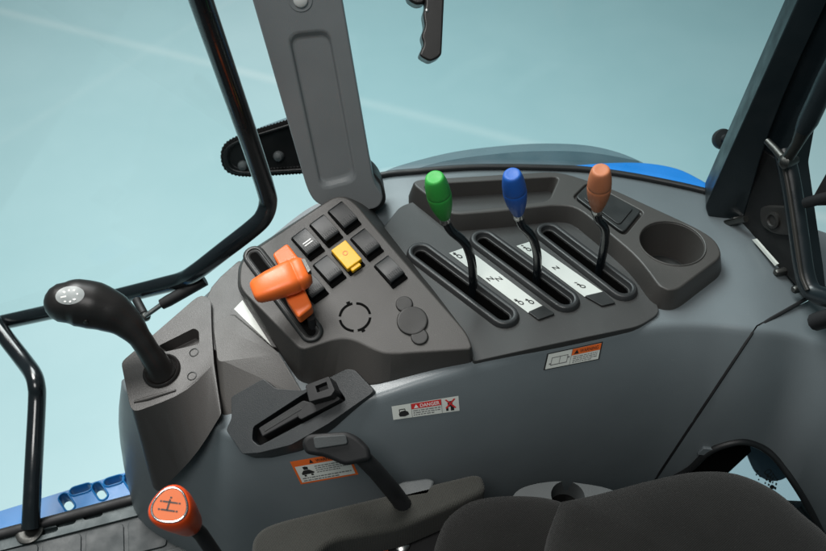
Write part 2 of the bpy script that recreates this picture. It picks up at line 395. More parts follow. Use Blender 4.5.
def fine_print(q, u0, v0, u1, v1, lines, parent, off, surf, m):
    bm = bmesh.new(); rs = random.Random(lines * 7 + int(u0 * 100))
    for k in range(lines):
        v = v0 + (v1 - v0) * (k + .5) / lines; u = u0; h = (v1 - v0) / lines * .22
        while u < u1:
            w = min(rs.uniform(.02, .07), u1 - u)
            if k == lines - 1 and u > u0 + (u1 - u0) * .7: break
            patch('', q, u, v - h, u + w, v + h, m, None, off, surf, 1, 1, bm=bm); u += w + .012
    obj('small_print', bm, m, parent)
fs_ = lambda x, y, off: hit(x, y, off)
# DANGER
q = [(391.5, 406.2), (458.2, 395.6), (459.4, 410.4), (393.3, 419.6)]
d = patch('danger_sticker', q, 0, 0, 1, 1, M['white'], fender, .0006, fs_, 14, 4); d['label'] = 'white and red danger sticker'
patch('header_band', q, .285, .03, .735, .42, M['red'], d, .0010, fs_, 8, 2)
text('lettering', 'DANGER', q, .42, .11, .71, .35, M['whiteink'], d, .0013, fs_)
patch('alert_triangle', q, 0, 0, 0, 0, M['whiteink'], d, .0013, fs_, poly=[(.36, .10), (.395, .36), (.325, .36)])
fine_print(q, .31, .48, .72, .92, 3, d, .0010, fs_, M['greyink'])
for u in (.283, .735): patch('divider', q, u, .03, u + .006, .97, M['greyink'], d, .0011, fs_, 1, 3)
bm = bmesh.new()
patch('', q, 0, 0, 0, 0, None, None, .0010, fs_, poly=[(.09, .62), (.13, .45), (.19, .42), (.235, .55), (.245, .75), (.18, .85), (.10, .82)], bm=bm)
patch('', q, .10, .30, .112, .6, None, None, .0012, fs_, 1, 1, bm=bm); patch('', q, .10, .28, .19, .34, None, None, .0012, fs_, 1, 1, bm=bm); patch('', q, .185, .30, .195, .5, None, None, .0012, fs_, 1, 1, bm=bm)
obj('tractor_symbol', bm, M['ink'], d)
bm = bmesh.new()
patch('', q, .83, .25, .90, .62, None, None, .0010, fs_, 1, 1, bm=bm); patch('', q, .80, .60, .835, .88, None, None, .0010, fs_, 1, 1, bm=bm); patch('', q, .87, .60, .92, .9, None, None, .0010, fs_, 1, 1, bm=bm)
obj('person_symbol', bm, M['ink'], d)
bm = bmesh.new()
patch('', q, 0, 0, 0, 0, None, None, .0013, fs_, poly=[(.79, .12), (.815, .10), (.955, .72), (.93, .76)], bm=bm); patch('', q, 0, 0, 0, 0, None, None, .0014, fs_, poly=[(.95, .14), (.925, .10), (.79, .66), (.81, .72)], bm=bm)
obj('cross_mark', bm, M['red'], d)
# WARNING
q = [(547, 353.6), (602.8, 341.4), (599, 359.2), (543.2, 370.2)]
d = patch('warning_sticker', q, 0, 0, 1, 1, M['ink'], fender, .0005, fs_, 14, 4); d['label'] = 'white and orange warning sticker with a manual symbol'
patch('paper', q, .025, .05, .975, .95, M['white'], d, .0008, fs_, 12, 4)
patch('header_band', q, .46, .05, .975, .42, M['orangeink'], d, .0011, fs_, 8, 2)
text('lettering', 'WARNING', q, .60, .14, .93, .34, M['ink'], d, .0014, fs_)
patch('alert_triangle', q, 0, 0, 0, 0, M['ink'], d, .0014, fs_, poly=[(.54, .12), (.585, .36), (.495, .36)])
fine_print(q, .50, .48, .94, .9, 4, d, .0011, fs_, M['greyink'])
bm = bmesh.new(); patch('', q, .452, .05, .460, .95, None, None, .0012, fs_, 1, 3, bm=bm)
for (a, c, e, f) in ((.10, .30, .112, .75), (.25, .28, .26, .76), (.385, .30, .397, .75), (.10, .72, .25, .77), (.26, .72, .397, .77), (.10, .29, .25, .33), (.26, .29, .397, .33), (.07, .62, .10, .70), (.397, .42, .43, .50)):
    patch('', q, a, c, e, f, None, None, .0012, fs_, 2, 2, bm=bm)
obj('manual_symbol', bm, M['greyink'], d)
# seat belt sticker
q = [(290, 461.5), (348, 451.5), (358.5, 474), (301, 484)]
d = patch('seat_belt_sticker', q, 0, 0, 1, 1, M['orangeink'], fender, .0005, fs_, 12, 6); d['label'] = 'white sticker with orange border half hidden by the black lever'
patch('paper', q, .04, .24, .96, .93, M['white'], d, .0009, fs_, 10, 4)
patch('alert_triangle', q, 0, 0, 0, 0, M['ink'], d, .0010, fs_, poly=[(.34, .03), (.375, .19), (.305, .19)])
text('lettering', 'WARNING', q, .42, .06, .78, .18, M['ink'], d, .0010, fs_)
fine_print(q, .36, .30, .92, .64, 4, d, .0012, fs_, M['greyink']); fine_print(q, .08, .72, .92, .92, 2, d, .0012, fs_, M['greyink'])
bm = bmesh.new()
patch('', q, 0, 0, 0, 0, None, None, .0012, fs_, poly=[(.155, .30), (.20, .28), (.245, .31), (.24, .42), (.165, .42)], bm=bm)
patch('', q, 0, 0, 0, 0, None, None, .0013, fs_, poly=[(.10, .56), (.15, .44), (.25, .43), (.32, .55), (.31, .60), (.11, .62)], bm=bm)
patch('', q, .13, .63, .17, .70, None, None, .0012, fs_, 1, 1, bm=bm); patch('', q, .25, .62, .29, .69, None, None, .0012, fs_, 1, 1, bm=bm)
obj('seated_person_symbol', bm, M['ink'], d)
patch('paper_label', [(299, 440.5), (326.5, 426.5), (326.8, 429.5), (300.5, 443)], 0, 0, 1, 1, M['white'], fender, .0007, fs_, 6, 1)

# ------------------------------------------------------------------ lever deck with tray and cup holder
Z = Vector((0, 0, 1))
deck = thing('lever_console', 'dark grey lever console with three slots, tray, lid and cup holder', 'console', pz(560, 250, -.06))
lower_px = [(380, 232), (400, 206), (450, 190), (560, 185), (624, 232), (650, 282), (652, 296), (661.5, 312), (640, 326), (560, 342.5), (473, 361.5), (468.5, 339)]
lo = rnd([pz(x, y, 0) for x, y in lower_px], [.003, .01, .01, .01, .01, .01, .004, .012, .012, .3, .004, .01], 4)
base_o = obj('lever_deck', prism(lo, Z, .085), M['console_dark'], deck, bevel=.007, seg=5)
SL = [((421, 251), (504, 313)), ((484, 238), (565, 297.5)), ((549.5, 230.5), (623, 286.5))]
cutters = []; slots3 = []
for a, c in SL:
    A = pz(*a, .006); C_ = pz(*c, .006); A.z = C_.z = 0; slots3.append((A, C_))
    cutters.append(prism(stadium(A, C_, .0072, Z), Z, .055, .02))
cut(base_o, cutters)
for A, C_ in slots3:
    sh = lambda r, z: [p + Z * z for p in stadium(A, C_, r, Z)]
    bz = loft([sh(.0178, -.002), sh(.0176, .0004), sh(.0160, .0048), sh(.0153, .0057), sh(.0145, .0060), sh(.0128, .0061), sh(.0108, .0059), sh(.0101, .0053), sh(.0098, .0044), sh(.0078, -.002), sh(.0070, -.0022)], False, False)
    o = obj('slot_bezel', bz, M['slotb'], deck, angle_sharp=80)
    obj('slot_shade', loft([sh(.0071, -.0018), sh(.0069, -.046), sh(.003, -.047)], False, True), M['pit'], o)  # near-black inner wall: shade inside the slot put into its colour
# raised deck: tray + lid + cup holder
UH = .022
up_px = [(412, 183), (452, 214.5), (505, 210.5), (556, 204.5), (577, 206.5), (612, 235), (638, 257), (661, 288), (676, 290.5), (722.5, 255.5), (716, 240), (697, 227.5), (645, 204), (609, 187), (558, 171), (418, 179.5)]
ur = [.012, .012, .3, .012, .02, .3, .3, .01, .012, .012, .012, .3, .3, .3, .02, .008]
top = rnd([pz(x, y, UH) for x, y in up_px], ur, 4)
cc = sum(top, Vector()) / len(top)
def outset(loop, d):
    n_ = len(loop); r = []
    for i in range(n_):
        t = (loop[(i + 1) % n_] - loop[i - 1]).normalized(); o_ = Vector((t.y, -t.x, 0)); r.append(loop[i] + o_ * d)
    a = sum(((p - cc).length for p in r)); b_ = sum(((p - cc).length for p in loop))
    return r if (a > b_) == (d > 0) else [2 * p - q_ for p, q_ in zip(loop, r)]
mid = [p + Vector((0, 0, -UH - .001)) for p in outset(top, .007)]
low = [p + Vector((0, 0, -.07)) for p in mid]
ud = obj('raised_deck', loft([low, mid, top]), M['console'], deck, bevel=.0035, seg=4, ang=30)
tray = rnd([pz(x, y, UH) for x, y in [(424, 188), (455, 211), (503, 206.5), (549, 200.5), (559.5, 176.5), (428, 184)]], .010, 4)
tc_ = sum(tray, Vector()) / len(tray)
cup_c = pz(672, 243, UH)
lid_px = [(573, 197), (586, 184), (592, 184), (644, 212), (626, 234), (621, 233.5)]
lid = rnd([pz(x, y, UH) for x, y in lid_px], .006, 4); lc = sum(lid, Vector()) / len(lid)
cut(ud, [loft([[tc_ + (p - tc_) * .86 - Z * .05 for p in tray], [tc_ + (p - tc_) * 1.03 + Z * .01 for p in tray]]),
         loft([disc_loop(cup_c - Z * .052, Z, .0325, 48), disc_loop(cup_c + Z * .01, Z, .0375, 48)]),
         prism(lid, Z, .004, .01)])
obj('cup_holder_base', lathe(cup_c - Z * .0515, Z, [(.031, 0), (.031, .002), (.029, .0026), (.024, .0022), (.022, .001), (.001, .001)], 40), M['bezel'], deck)
obj('cup_holder_rim', lathe(cup_c + Z * (.0002), Z, [(.0374, -.001), (.0374, .0008), (.0384, .0012), (.0392, .0004), (.0392, -.001), (.0374, -.001)], 48, cap=False), M['console'], deck)
lf = [lc + (p - lc) * .93 for p in lid]
lo_ = obj('lid', prism(lf, Z, .0035, .0018), M['bezel'], deck, bevel=.0015)
lf2 = [lc + (p - lc) * .70 + Z * .0018 for p in lid]
obj('lid_panel', prism(lf2, Z, 0, .0016), M['bezel'], lo_, bevel=.001)
# decal strips
dk = lambda x, y, off: pz(x, y, off)
def icon(q, u, v, bm, s=1.0, ring=True):
    # small outline of an implement: an oval ring, a bar through it and an arrow
    n_ = 16; vo = []; vi = []
    for k_ in range(n_):
        a_ = 2 * math.pi * k_ / n_
        vo.append(bm.verts.new(dk(*bil(q, u + .13 * s * math.cos(a_), v + .030 * s * math.sin(a_)), .0011)))
        vi.append(bm.verts.new(dk(*bil(q, u + .08 * s * math.cos(a_), v + .018 * s * math.sin(a_)), .0011)))
    for k_ in range(n_): bm.faces.new((vo[k_], vo[(k_ + 1) % n_], vi[(k_ + 1) % n_], vi[k_]))
    patch('', q, u - .09 * s, v - .050 * s, u - .04 * s, v - .018 * s, None, None, .0012, dk, 1, 1, bm=bm)
    patch('', q, 0, 0, 0, 0, None, None, .0012, dk, poly=[(u - .17 * s, v - .040 * s), (u - .06 * s, v - .064 * s), (u + .03 * s, v - .038 * s)], bm=bm)
for q, k, marks in (([(449, 253), (465.3, 247.3), (542.9, 306.1), (528, 312.7)], [(538.5, 320.5), (555, 314.5)], [(.26, .08), (.74, .13), (.26, .86), (.74, .90)]),
                    ([(516.4, 245.9), (530.9, 241.3), (603.5, 292.2), (584.4, 296.7)], [(602, 306.7), (615.5, 303.5)], [(.36, .10), (.5, .84)])):
    o = patch('decal_strip', q, 0, 0, 1, 1, M['strip'], deck, .0007, dk, 2, 6)
    for u, v in marks:
        bm = bmesh.new(); icon(q, u, v, bm, 1.0); obj('implement_symbol', bm, M['ink'], o)
    for (u, v) in ([(.30, .46), (.66, .50)] if len(marks) == 4 else [(.45, .47)]):
        text('lettering', 'N', q, u - .15, v - .026, u + .15, v + .026, M['ink'], o, .0011, dk)
    for (u, v) in ([(.22, .02), (.2, .80)] if len(marks) == 4 else [(.3, .02), (.42, .76)]):
        text('sign_mark', '+', q, u - .09, v - .012, u + .09, v + .012, M['ink'], o, .0011, dk)
    obj('end_cover', prism(rnd([pz(*p, .001) for p in (q[3], q[2], k[1], k[0])], .002), Z, .001, .0018), M['bezel'], deck, bevel=.0006)

# ------------------------------------------------------------------ three hydraulic levers
def lever(label, m, path, kb, kt, w):
    Y0 = pz(*path[0], 0).y
    P = [py(x, y, Y0) for x, y in path]; P[0] = P[0] - Z * .03
    r = thing('hydraulic_lever', label, 'lever', P[0], 'levers standing in the console slots')
    obj('stem', tube(spline(P, 6), .0050, 14), M['tubeb'], r)
    A = py(*kb, Y0); B = py(*kt, Y0) + Vector((0, -.012, .004)); ax = (B - A); H = ax.length; ax.normalize()
    prof = [(.30, 0), (.42, .008), (.49, .03), (.57, .08), (.72, .18), (.87, .31), (.96, .43), (1.0, .53), (1.0, .585), (.985, .594), (.965, .600), (.985, .608), (.985, .66), (.95, .76), (.88, .86), (.80, .93), (.74, .965), (.66, .985), (.56, .990), (.40, .986), (.1, .984)]
    obj('knob', lathe(A, ax, [(a * w, h * H) for a, h in prof], 32), m, r, angle_sharp=75)
    obj('collar', lathe(A - ax * .007, ax, [(.0052, 0), (.0060, .001), (.0060, .008), (.005, .009)], 18), M['steel'], r)
lever('black cranked lever with green knob in the slot beside the switch panel', M['green'], [(475, 287), (472.5, 268), (468, 249), (462, 240), (452, 231.5), (447, 224), (444, 216)], (444.7, 218), (434, 172), .0128)
lever('black cranked lever with blue knob in the middle slot', M['blue'], [(539, 278), (537.5, 260), (534.5, 243), (530, 234), (522.5, 226), (519.5, 219), (518, 213)], (518.3, 214), (510.5, 169), .0125)
lever('black cranked lever with tan knob in the slot nearest the cup holder', M['brown'], [(601, 267), (603, 252), (605.5, 236), (604, 227), (598.5, 220), (597.3, 214), (597, 209)], (597, 209.5), (598.5, 165), .0128)

# ------------------------------------------------------------------ switch console
SWP = plane(pz(473, 350, .018), (-.03, -.29, .957)); SN = SWP[1]
sw = thing('switch_console', 'dark grey raised switch panel with black rocker switches and one yellow switch', 'switch panel', pz(355, 300, -.03))
tp = [(334, 197), (345, 196.3), (357, 204.5), (379, 232), (467, 333), (473, 349), (388, 354), (374, 349.5), (353, 339), (339, 338), (301, 350.5), (239, 288), (240.5, 263), (252, 252)]
bp_ = [(331, 199), (350, 197), (370, 206), (391, 234), (470, 339), (473.5, 362), (394, 380.5), (372, 386), (347, 383), (326, 389), (299, 381), (237, 290), (238, 266), (248, 252)]
zr = [.010, .010, .012, .3, .012, .006, .02, .012, .015, .012, .008, .012, .012, .012]
T = rnd([on(x, y, SWP) for x, y in tp], zr, 4)
B = rnd([hit(x, y, .001, None) or pz(x, y, fz(x)) for x, y in bp_], zr, 4)
cB = sum(B, Vector()) / len(B)
B2 = [p - Z * .012 for p in B]
body = obj('console_housing', loft([B2, B, T]), M['console'], sw, bevel=.005, seg=4, ang=28)
# front block beside it
blk_t = [(232, 314), (213, 323), (218, 362), (280, 354)]
BP = plane(hit(175, 372, .040), (-.12, -.16, .98)); BP = (BP[0] + BP[1] * .011, BP[1])
Tb = rnd([on(x, y, BP) for x, y in blk_t], [.006, .012, .006, .003])
Bb = rnd([hit(x, y, .0) or pz(x, y, -.1) for x, y in [(236, 312), (212, 330), (222, 416), (305, 396)]], [.006, .012, .006, .003])
obj('front_block', loft([[p - Z * .02 for p in Bb], Bb, Tb]), M['console'], sw, bevel=.004, ang=25)
# rockers: a grid of parallelograms on the panel
def rocker(cx, cy, kind):
    ru = Vector((-16.4, 12.0)); rv = Vector((22.3, 25.6)); c = Vector((cx, cy))
    def P(a, b_, off): p = c + ru * a + rv * b_; return on(p.x, p.y, SWP, 0) + SN * off
    quad = lambda a0, b0, a1, b1, off: [P(a0, b0, off), P(a1, b0, off), P(a1, b1, off), P(a0, b1, off)]
    well = obj('rocker_switch', prism(rnd(quad(-.46, -.44, .46, .44, .0004), .0015), SN, .002, .0010), M['pit'], sw, bevel=.0006)
    m = M['yellow'] if kind == 'yellow' else M['rocker']
    if kind == 'yellow':
        well['label'] = 'yellow switch'
        bm = loft([quad(-.44, -.42, .44, .32, .001), quad(-.44, -.42, .44, .32, .0085)])
        loft([quad(-.25, .26, .30, .43, .001), quad(-.25, .26, .30, .43, .0062)], bm=bm)
        o = obj('rocker_cap', bm, m, well, bevel=.0012)
        ccx = P(0, -.1, .0088); bm = bmesh.new(); a = disc_loop(ccx, SN, .0030, 20); b_ = disc_loop(ccx, SN, .0022, 20); loft([a, b_], False, False, bm)
        obj('dial_mark', bm, M['orange'], o, smooth=False)
        return
    # curved cap: pressed at the upper end, proud at the lower end
    prof_ = [(-.43, .0008), (-.42, .0036), (-.40, .0046), (-.36, .0052), (-.24, .0062), (-.10, .0071), (.02, .0077), (.14, .0080), (.25, .0081), (.29, .0080), (.315, .0076), (.325, .0074), (.33, .0008)]
    bm = bmesh.new(); rows_ = []
    for b__, h__ in prof_:
        hh = max(h__ - .0011, .0008)
        rows_.append([bm.verts.new(P(a_, b__, z_)) for a_, z_ in ((-.42, .0008), (-.42, hh), (-.395, h__), (.395, h__), (.42, hh), (.42, .0008))])
    for r0, r1 in zip(rows_, rows_[1:]):
        for i in range(5): bm.faces.new((r0[i], r0[i + 1], r1[i + 1], r1[i]))
    bm.faces.new(rows_[0]); bm.faces.new(rows_[-1]); bmesh.ops.remove_doubles(bm, verts=bm.verts, dist=1e-5)
    o = obj('rocker_cap', bm, m, well, angle_sharp=55)
    bm = bmesh.new()
    for k in range(7):
        a = -.31 + .62 * k / 6
        q_ = [P(a - .020, .09, .0079), P(a + .020, .09, .0079), P(a + .020, .24, .0081), P(a - .020, .24, .0081)]
        prism(q_, SN, .0005, .0005, bm=bm)
    obj('grip_ribs', bm, m, o)
    if kind == 'mark':
        bm = bmesh.new()
        for k in (0, 1):
            b0 = -.02 + .085 * k; f = lambda b_: .0074 + b_ * .005 + .0005
            bm.faces.new([bm.verts.new(p) for p in (P(-.24, b0, f(b0)), P(.24, b0, f(b0)), P(.24, b0 + .035, f(b0 + .035)), P(-.24, b0 + .035, f(b0 + .035)))])
        obj('white_mark', bm, M['whiteink'], o)
for cx, cy, kind in ((344.5, 218.5, ''), (326.3, 231.7, ''), (308, 245, 'mark'), (367, 245.5, ''), (348.3, 259.5, 'yellow'), (329.7, 272, ''), (390.8, 272.5, ''), (312, 288, '')):
    rocker(cx, cy, kind)
# round knock-out mark: four arcs
kc = on(355, 317, SWP); x_, y_, _n = frame(SN, (1, 0, 0)); bm = bmesh.new()
def arc(c, r0, r1, a0, a1, h, bm, n=10):
    lp = [c + (x_ * math.cos(a) + y_ * math.sin(a)) * r1 for a in [a0 + (a1 - a0) * k / n for k in range(n + 1)]] + [c + (x_ * math.cos(a) + y_ * math.sin(a)) * r0 for a in [a1 + (a0 - a1) * k / n for k in range(n + 1)]]
    prism(lp, SN, .001, h, bm=bm)
for k in range(4): arc(kc, .0148, .0174, math.radians(12 + 90 * k), math.radians(87 + 90 * k), .0005, bm)
for a in (115, 300): arc(kc, .0165, .0198, math.radians(a - 6), math.radians(a + 6), .0006, bm, 3)
obj('round_mark', bm, M['pit'], sw, smooth=False)
# blanking cap with three lobes
cap = obj('socket_cap', lathe(on(412.3, 321.3, SWP), SN, [(.0165, -.001), (.0165, .0018), (.0161, .0026), (.0152, .0029), (.014, .0029), (.001, .0029)], 36), M['bezel'], sw, angle_sharp=50)
M['capm'] = mat('cap_grey', (.017, .016, .015), .55, bump=.3, scale=1300); cap.data.materials[0] = M['capm']
for (x, y), r in (((404.3, 304.5), .0092), ((419.6, 337.0), .0092)):
    obj('cap_lobe', lathe(on(x, y, SWP), SN, [(r, -.001), (r, .0014), (r - .0004, .0021), (r - .0012, .0024), (r - .002, .0024), (.001, .0024)], 28), M['capm'], cap, angle_sharp=50)
# white wedge decal on the left slope
wq = [(234, 309), (242.5, 300), (271.5, 345.5)]
swh = BVHTree.FromObject(body, bpy.context.evaluated_depsgraph_get()) if False else None

# throttle slot and hand throttle
TA = on(254.5, 256.5, SWP); TB = on(311.5, 332, SWP); shn = lambda l, h: [p + SN * h for p in l]
sb = loft([shn(stadium(TA, TB, .0125, SN), -.003), shn(stadium(TA, TB, .0125, SN), .002), shn(stadium(TA, TB, .0112, SN), .0036), shn(stadium(TA, TB, .0085, SN), .0036), shn(stadium(TA, TB, .0078, SN), .0022), shn(stadium(TA, TB, .0062, SN), .0022), shn(stadium(TA, TB, .0045, SN), .0006)], False, False)
tb = obj('throttle_slot', sb, M['bezel'], sw, angle_sharp=60)
obj('slot_shade', loft([shn(stadium(TA, TB, .0048, SN), .0002), shn(stadium(TA, TB, .0048, SN), .0008)]), M['pit'], tb)  # flat near-black sheet standing in for shade down the throttle slot
th = thing('hand_throttle', 'orange angular hand throttle lever standing in the switch panel slot', 'throttle lever', on(312, 325, SWP))
TP = lambda x, y, h: on(x, y, SWP, h)
obj('stem', tube([TP(313, 328, -.002), TP(311, 318, .012)], .0042, 12), M['black'], th)
pd = [(272, 253.5), (287, 242.5), (303, 263), (303, 285), (312.5, 306), (298, 317.5), (284.5, 297), (283, 273)]
pl_ = rnd([TP(x, y, .030) for x, y in pd], .004, 4)
obj('paddle', prism(pl_, SN, .017), M['orange'], th, bevel=.0028, seg=4)
GA = TP(252.5, 293, .045); GB = TP(309, 270, .045); gx, gy, gn = frame(SN, GB - GA); GL = (GB - GA).length
def gring(s, w, h, dz=0):
    c = GA + gx * (GL * s) + gn * dz; out_ = []
    for k in range(20):
        a = 2 * math.pi * k / 20; ca, sa = math.cos(a), math.sin(a); e = .55
        out_.append(c + gy * (w * math.copysign(abs(ca) ** e, ca)) + gn * (h * math.copysign(abs(sa) ** e, sa)))
    return out_
gl_ = [gring(.0, .0070, .004), gring(.025, .0105, .0072), gring(.08, .0125, .009), gring(.3, .0150, .0112), gring(.60, .0165, .0125), gring(.735, .0167, .0127), gring(.75, .0160, .0120), gring(.775, .0160, .0120), gring(.79, .0167, .0127), gring(.90, .0158, .0120), gring(.975, .0130, .0095), gring(1.0, .0080, .006)]
obj('grip', loft(gl_), M['orange'], th, angle_sharp=50)
bm = bmesh.new()
gs = [gring(s, .0150, .0108) for s in (.0,)]
obj('grip_badge', prism(rnd([TP(x, y, .058) for x, y in [(301, 259), (305, 258.5), (311, 270), (308, 273)]], .001), SN, .008, .0004), M['dullsteel'], th, bevel=.0006)

# ------------------------------------------------------------------ joystick pod (left) + joystick
PP = plane(hit(175, 372, .040), (-.12, -.16, .98)); PN = PP[1]
pod = thing('joystick_pod', 'dark grey wedge shaped pod under the black joystick', 'joystick pod', on(165, 372, PP, -.05))
ptop = [(121, 362), (151, 336.5), (200, 294), (211, 299), (211.5, 328), (214, 364), (184, 394), (135, 412), (130, 407)]
pbot = [None] * 5 + [(229, 423), (208, 450), (169, 482), (163, 478)]
frontY = on(184, 394, PP).y
def podbot(i):
    if i < 5: return on(*ptop[i], PP) - Z * .075
    x, y = pbot[i]; p = py(x, y, frontY - .012); h_ = hit(x, y, .018)
    if h_ is None: return p
    return h_ if (h_ - CAM).length < (p - CAM).length else p
rr_p = [.006, .3, .012, .008, .3, .006, .3, .008, .006]
Tq = rnd([on(x, y, PP) for x, y in ptop], rr_p, 3)
Bq = rnd([podbot(i) for i in range(9)], rr_p, 3)
pb = obj('pod_body', loft([Bq, Tq]), M['pod'], pod, bevel=.0035, seg=4, ang=28)
slab = rnd([on(x, y, PP, -.006) for x, y in [(205, 340), (204, 291), (240, 259), (262, 290), (300, 350), (262, 346), (222, 352), (212, 350)]], [.01, .3, .006, .3, .01, .01, .01, .01], 3)
obj('rear_slope', prism(slab, PN, .045), M['pod'], pod, bevel=.003)
# pocket behind the boot
pk = rnd([on(x, y, PP) for x, y in [(158, 346), (194, 328), (199, 331), (199.5, 344), (164, 352)]], .003, 3)
pkc = sum(pk, Vector()) / len(pk)
cut(pb, [loft([[pkc + (p - pkc) * .75 - PN * .016 for p in pk], [pkc + (p - pkc) * 1.04 + PN * .004 for p in pk]])])
obj('front_lip', tube([on(x, y, PP, .0002) for x, y in [(134, 402), (148, 398.5), (176, 390)]], [.0016, .0028, .0016], 12), M['pod'], pod)
for x, y in ((194, 352.5), (192, 376)):
    s_ = obj('mounting_screw', lathe(on(x, y, PP), PN, [(.0055, -.001), (.0055, .0005), (.0046, .0008), (.0042, -.0005), (.001, -.0005)], 20), M['bezel'], pod)
bc = on(162, 371, PP)
obj('boot_ring', lathe(bc, PN, [(.0215, -.002), (.0215, .002), (.0195, .0035), (.0175, .002), (.016, .0), (.001, .0)], 36), M['grip'], pod, angle_sharp=60)
PH = BVHTree.FromObject(pb, bpy.context.evaluated_depsgraph_get())
js = thing('joystick', 'black rounded joystick grip with pale emblem leaning over the pod', 'joystick', bc)
jp = [(162, 372, 0), (156, 362, .015), (148, 350, .03), (140, 338, .043), (128, 324, .056), (112, 312.5, .068), (94, 305.5, .078), (77, 302.5, .086), (66, 302.5, .090)]
J = [on(x, y, PP, h) for x, y, h in jp]
Jr = [.0160, .0138, .0122, .0124, .0170, .0230, .0262, .0258, .0222]
JS = spline(J, 5); rs_ = []
for i in range(len(JS)):
    f = i / 5; k = min(int(f), len(Jr) - 2); s = f - k; s = s * s * (3 - 2 * s) * .5 + s * .5; rs_.append(Jr[k] * (1 - s) + Jr[k + 1] * s)
obj('grip', tube(JS, rs_, 28, round_end=True), M['grip'], js, angle_sharp=80)
obj('grip_collar', tube([J[2] + (J[1] - J[2]) * .10, J[2] + (J[1] - J[2]) * .03], .0120, 28), M['grip'], js, angle_sharp=30)
bpy.context.view_layer.update()
gob = [o for o in js.children if o.name.startswith('grip') and 'collar' not in o.name][0]
def surf_on(o, off0=0):
    bm_ = bmesh.new(); bm_.from_mesh(o.data); bmesh.ops.translate(bm_, verts=bm_.verts, vec=root_loc(o)); t = BVHTree.FromBMesh(bm_); bm_.free()
    def f(x, y, off):
        loc, nor, i, dd = t.ray_cast(CAM, ray(x, y).normalized())
        if loc is None: return None
        if nor.dot(ray(x, y)) > 0: nor = -nor
        return loc + nor * off
    return f
jsf = surf_on(gob)
bm = bmesh.new(); cN = bm.verts.new(jsf(70, 295.5, .0006)); prev = None; ringv = []
for rr_ in (.35, .7, 1.0):
    ringv.append([bm.verts.new(jsf(70 + 14.5 * rr_ * math.cos(a) , 295.5 - 9 * rr_ * math.sin(a) - 1.2 * rr_ * math.cos(a), .0006)) for a in [2 * math.pi * k / 28 for k in range(28)]])
for i in range(28): bm.faces.new((cN, ringv[0][i], ringv[0][(i + 1) % 28]))
for a, c in zip(ringv, ringv[1:]):
    for i in range(28): bm.faces.new((a[i], c[i], c[(i + 1) % 28], a[(i + 1) % 28]))
em = obj('emblem', bm, M['emblem'], js)
bm = bmesh.new(); qe = [(56, 290), (81, 286), (83, 302), (58, 306)]
for po in ([(.25, .2), (.33, .16), (.75, .78), (.67, .82)], [(.70, .15), (.78, .2), (.33, .85), (.25, .8)], [(.15, .46), (.85, .42), (.85, .52), (.15, .56)], [(.48, .12), (.56, .12), (.55, .9), (.47, .9)]):
    patch('', qe, 0, 0, 0, 0, None, None, .0010, jsf, poly=po, bm=bm)
obj('function_symbol', bm, M['whiteink'], em, smooth=False)
bd = jsf(86, 322, .0004); obj('grip_button', lathe(bd, (bd - J[6]).normalized(), [(.0026, -.001), (.0026, .0008), (.001, .0011)], 14), M['dullsteel'], js)
# wedge decal lies on the pod's rear slope
obj('wedge_decal', prism([on(x, y, PP, -.0056) for x, y in wq], PN, .0008), M['white'], pod, smooth=False)

# ------------------------------------------------------------------ position-control plate
qn = (hitn(300, 402) + hitn(300, 428) * 1.3 + hitn(345, 395) + hitn(260, 430)).normalized()
QP = plane(hit(300, 418, .009), qn)
plate = thing('quadrant_plate', 'dark angular lever plate set into the fender below the switch panel', 'lever plate', on(300, 415, QP, -.02))
qpx = [(231, 397), (263, 378.5), (276, 388.5), (303, 390.5), (330, 377), (347, 368.5), (355, 370), (374, 390), (371, 394), (328, 424), (291, 445), (259, 453), (242, 454), (226, 430), (231.5, 418)]
QT = rnd([on(x, y, QP) for x, y in qpx], .003, 3)
qo = obj('plate', prism(QT, qn, .05), M['bezel'], plate, bevel=.0022)
qsl = rnd([on(x, y, QP) for x, y in [(253, 427), (302, 395), (331, 378), (346, 400), (259, 446), (252, 440)]], .003, 3)
cut(qo, [prism(qsl, qn, .03, .01)])
M['platem'] = mat('plate_plastic', (.015, .018, .020), .42, bump=.3, scale=1100, var=.04, rvar=.03, dirt=.08); qo.data.materials.clear(); qo.data.materials.append(M['platem'])
obj('slot_shade', prism(qsl, qn, .0165, -.012), M['pit'], plate)  # near-black slot floor, shade of the recess painted into it
pc = thing('position_lever', 'black plastic position lever with boxy hollow handle lying in the plate slot', 'lever', on(300, 415, QP))
QQ = lambda pts, h: [on(x, y, QP, h) for x, y in pts]
bar = rnd(QQ([(258, 428), (303, 400), (311, 402), (309, 411), (262, 437)], .004), .002)
bo = obj('lever_arm', prism(bar, qn, .016), M['black'], pc, bevel=.002)
obj('arm_inlay', prism(QQ([(263, 427), (299, 406), (302, 409), (264, 432)], .0045), qn, .001), M['bezel'], bo, bevel=.0004)
hb = rnd(QQ([(305, 385), (329, 376), (335, 390), (331, 396), (309, 402)], .020), .002)
ho = obj('handle', prism(hb, qn, .024), M['black'], pc, bevel=.0022)
cut(ho, [prism(QQ([(315, 386), (326, 381.5), (328, 388), (317, 392)], .021), qn, .010, .004)])
skirt = rnd(QQ([(309, 402), (333, 392), (341, 399), (300, 420), (296, 414)], .006), .003)
obj('handle_base', prism(skirt, qn, .014), M['black'], pc, bevel=.003)

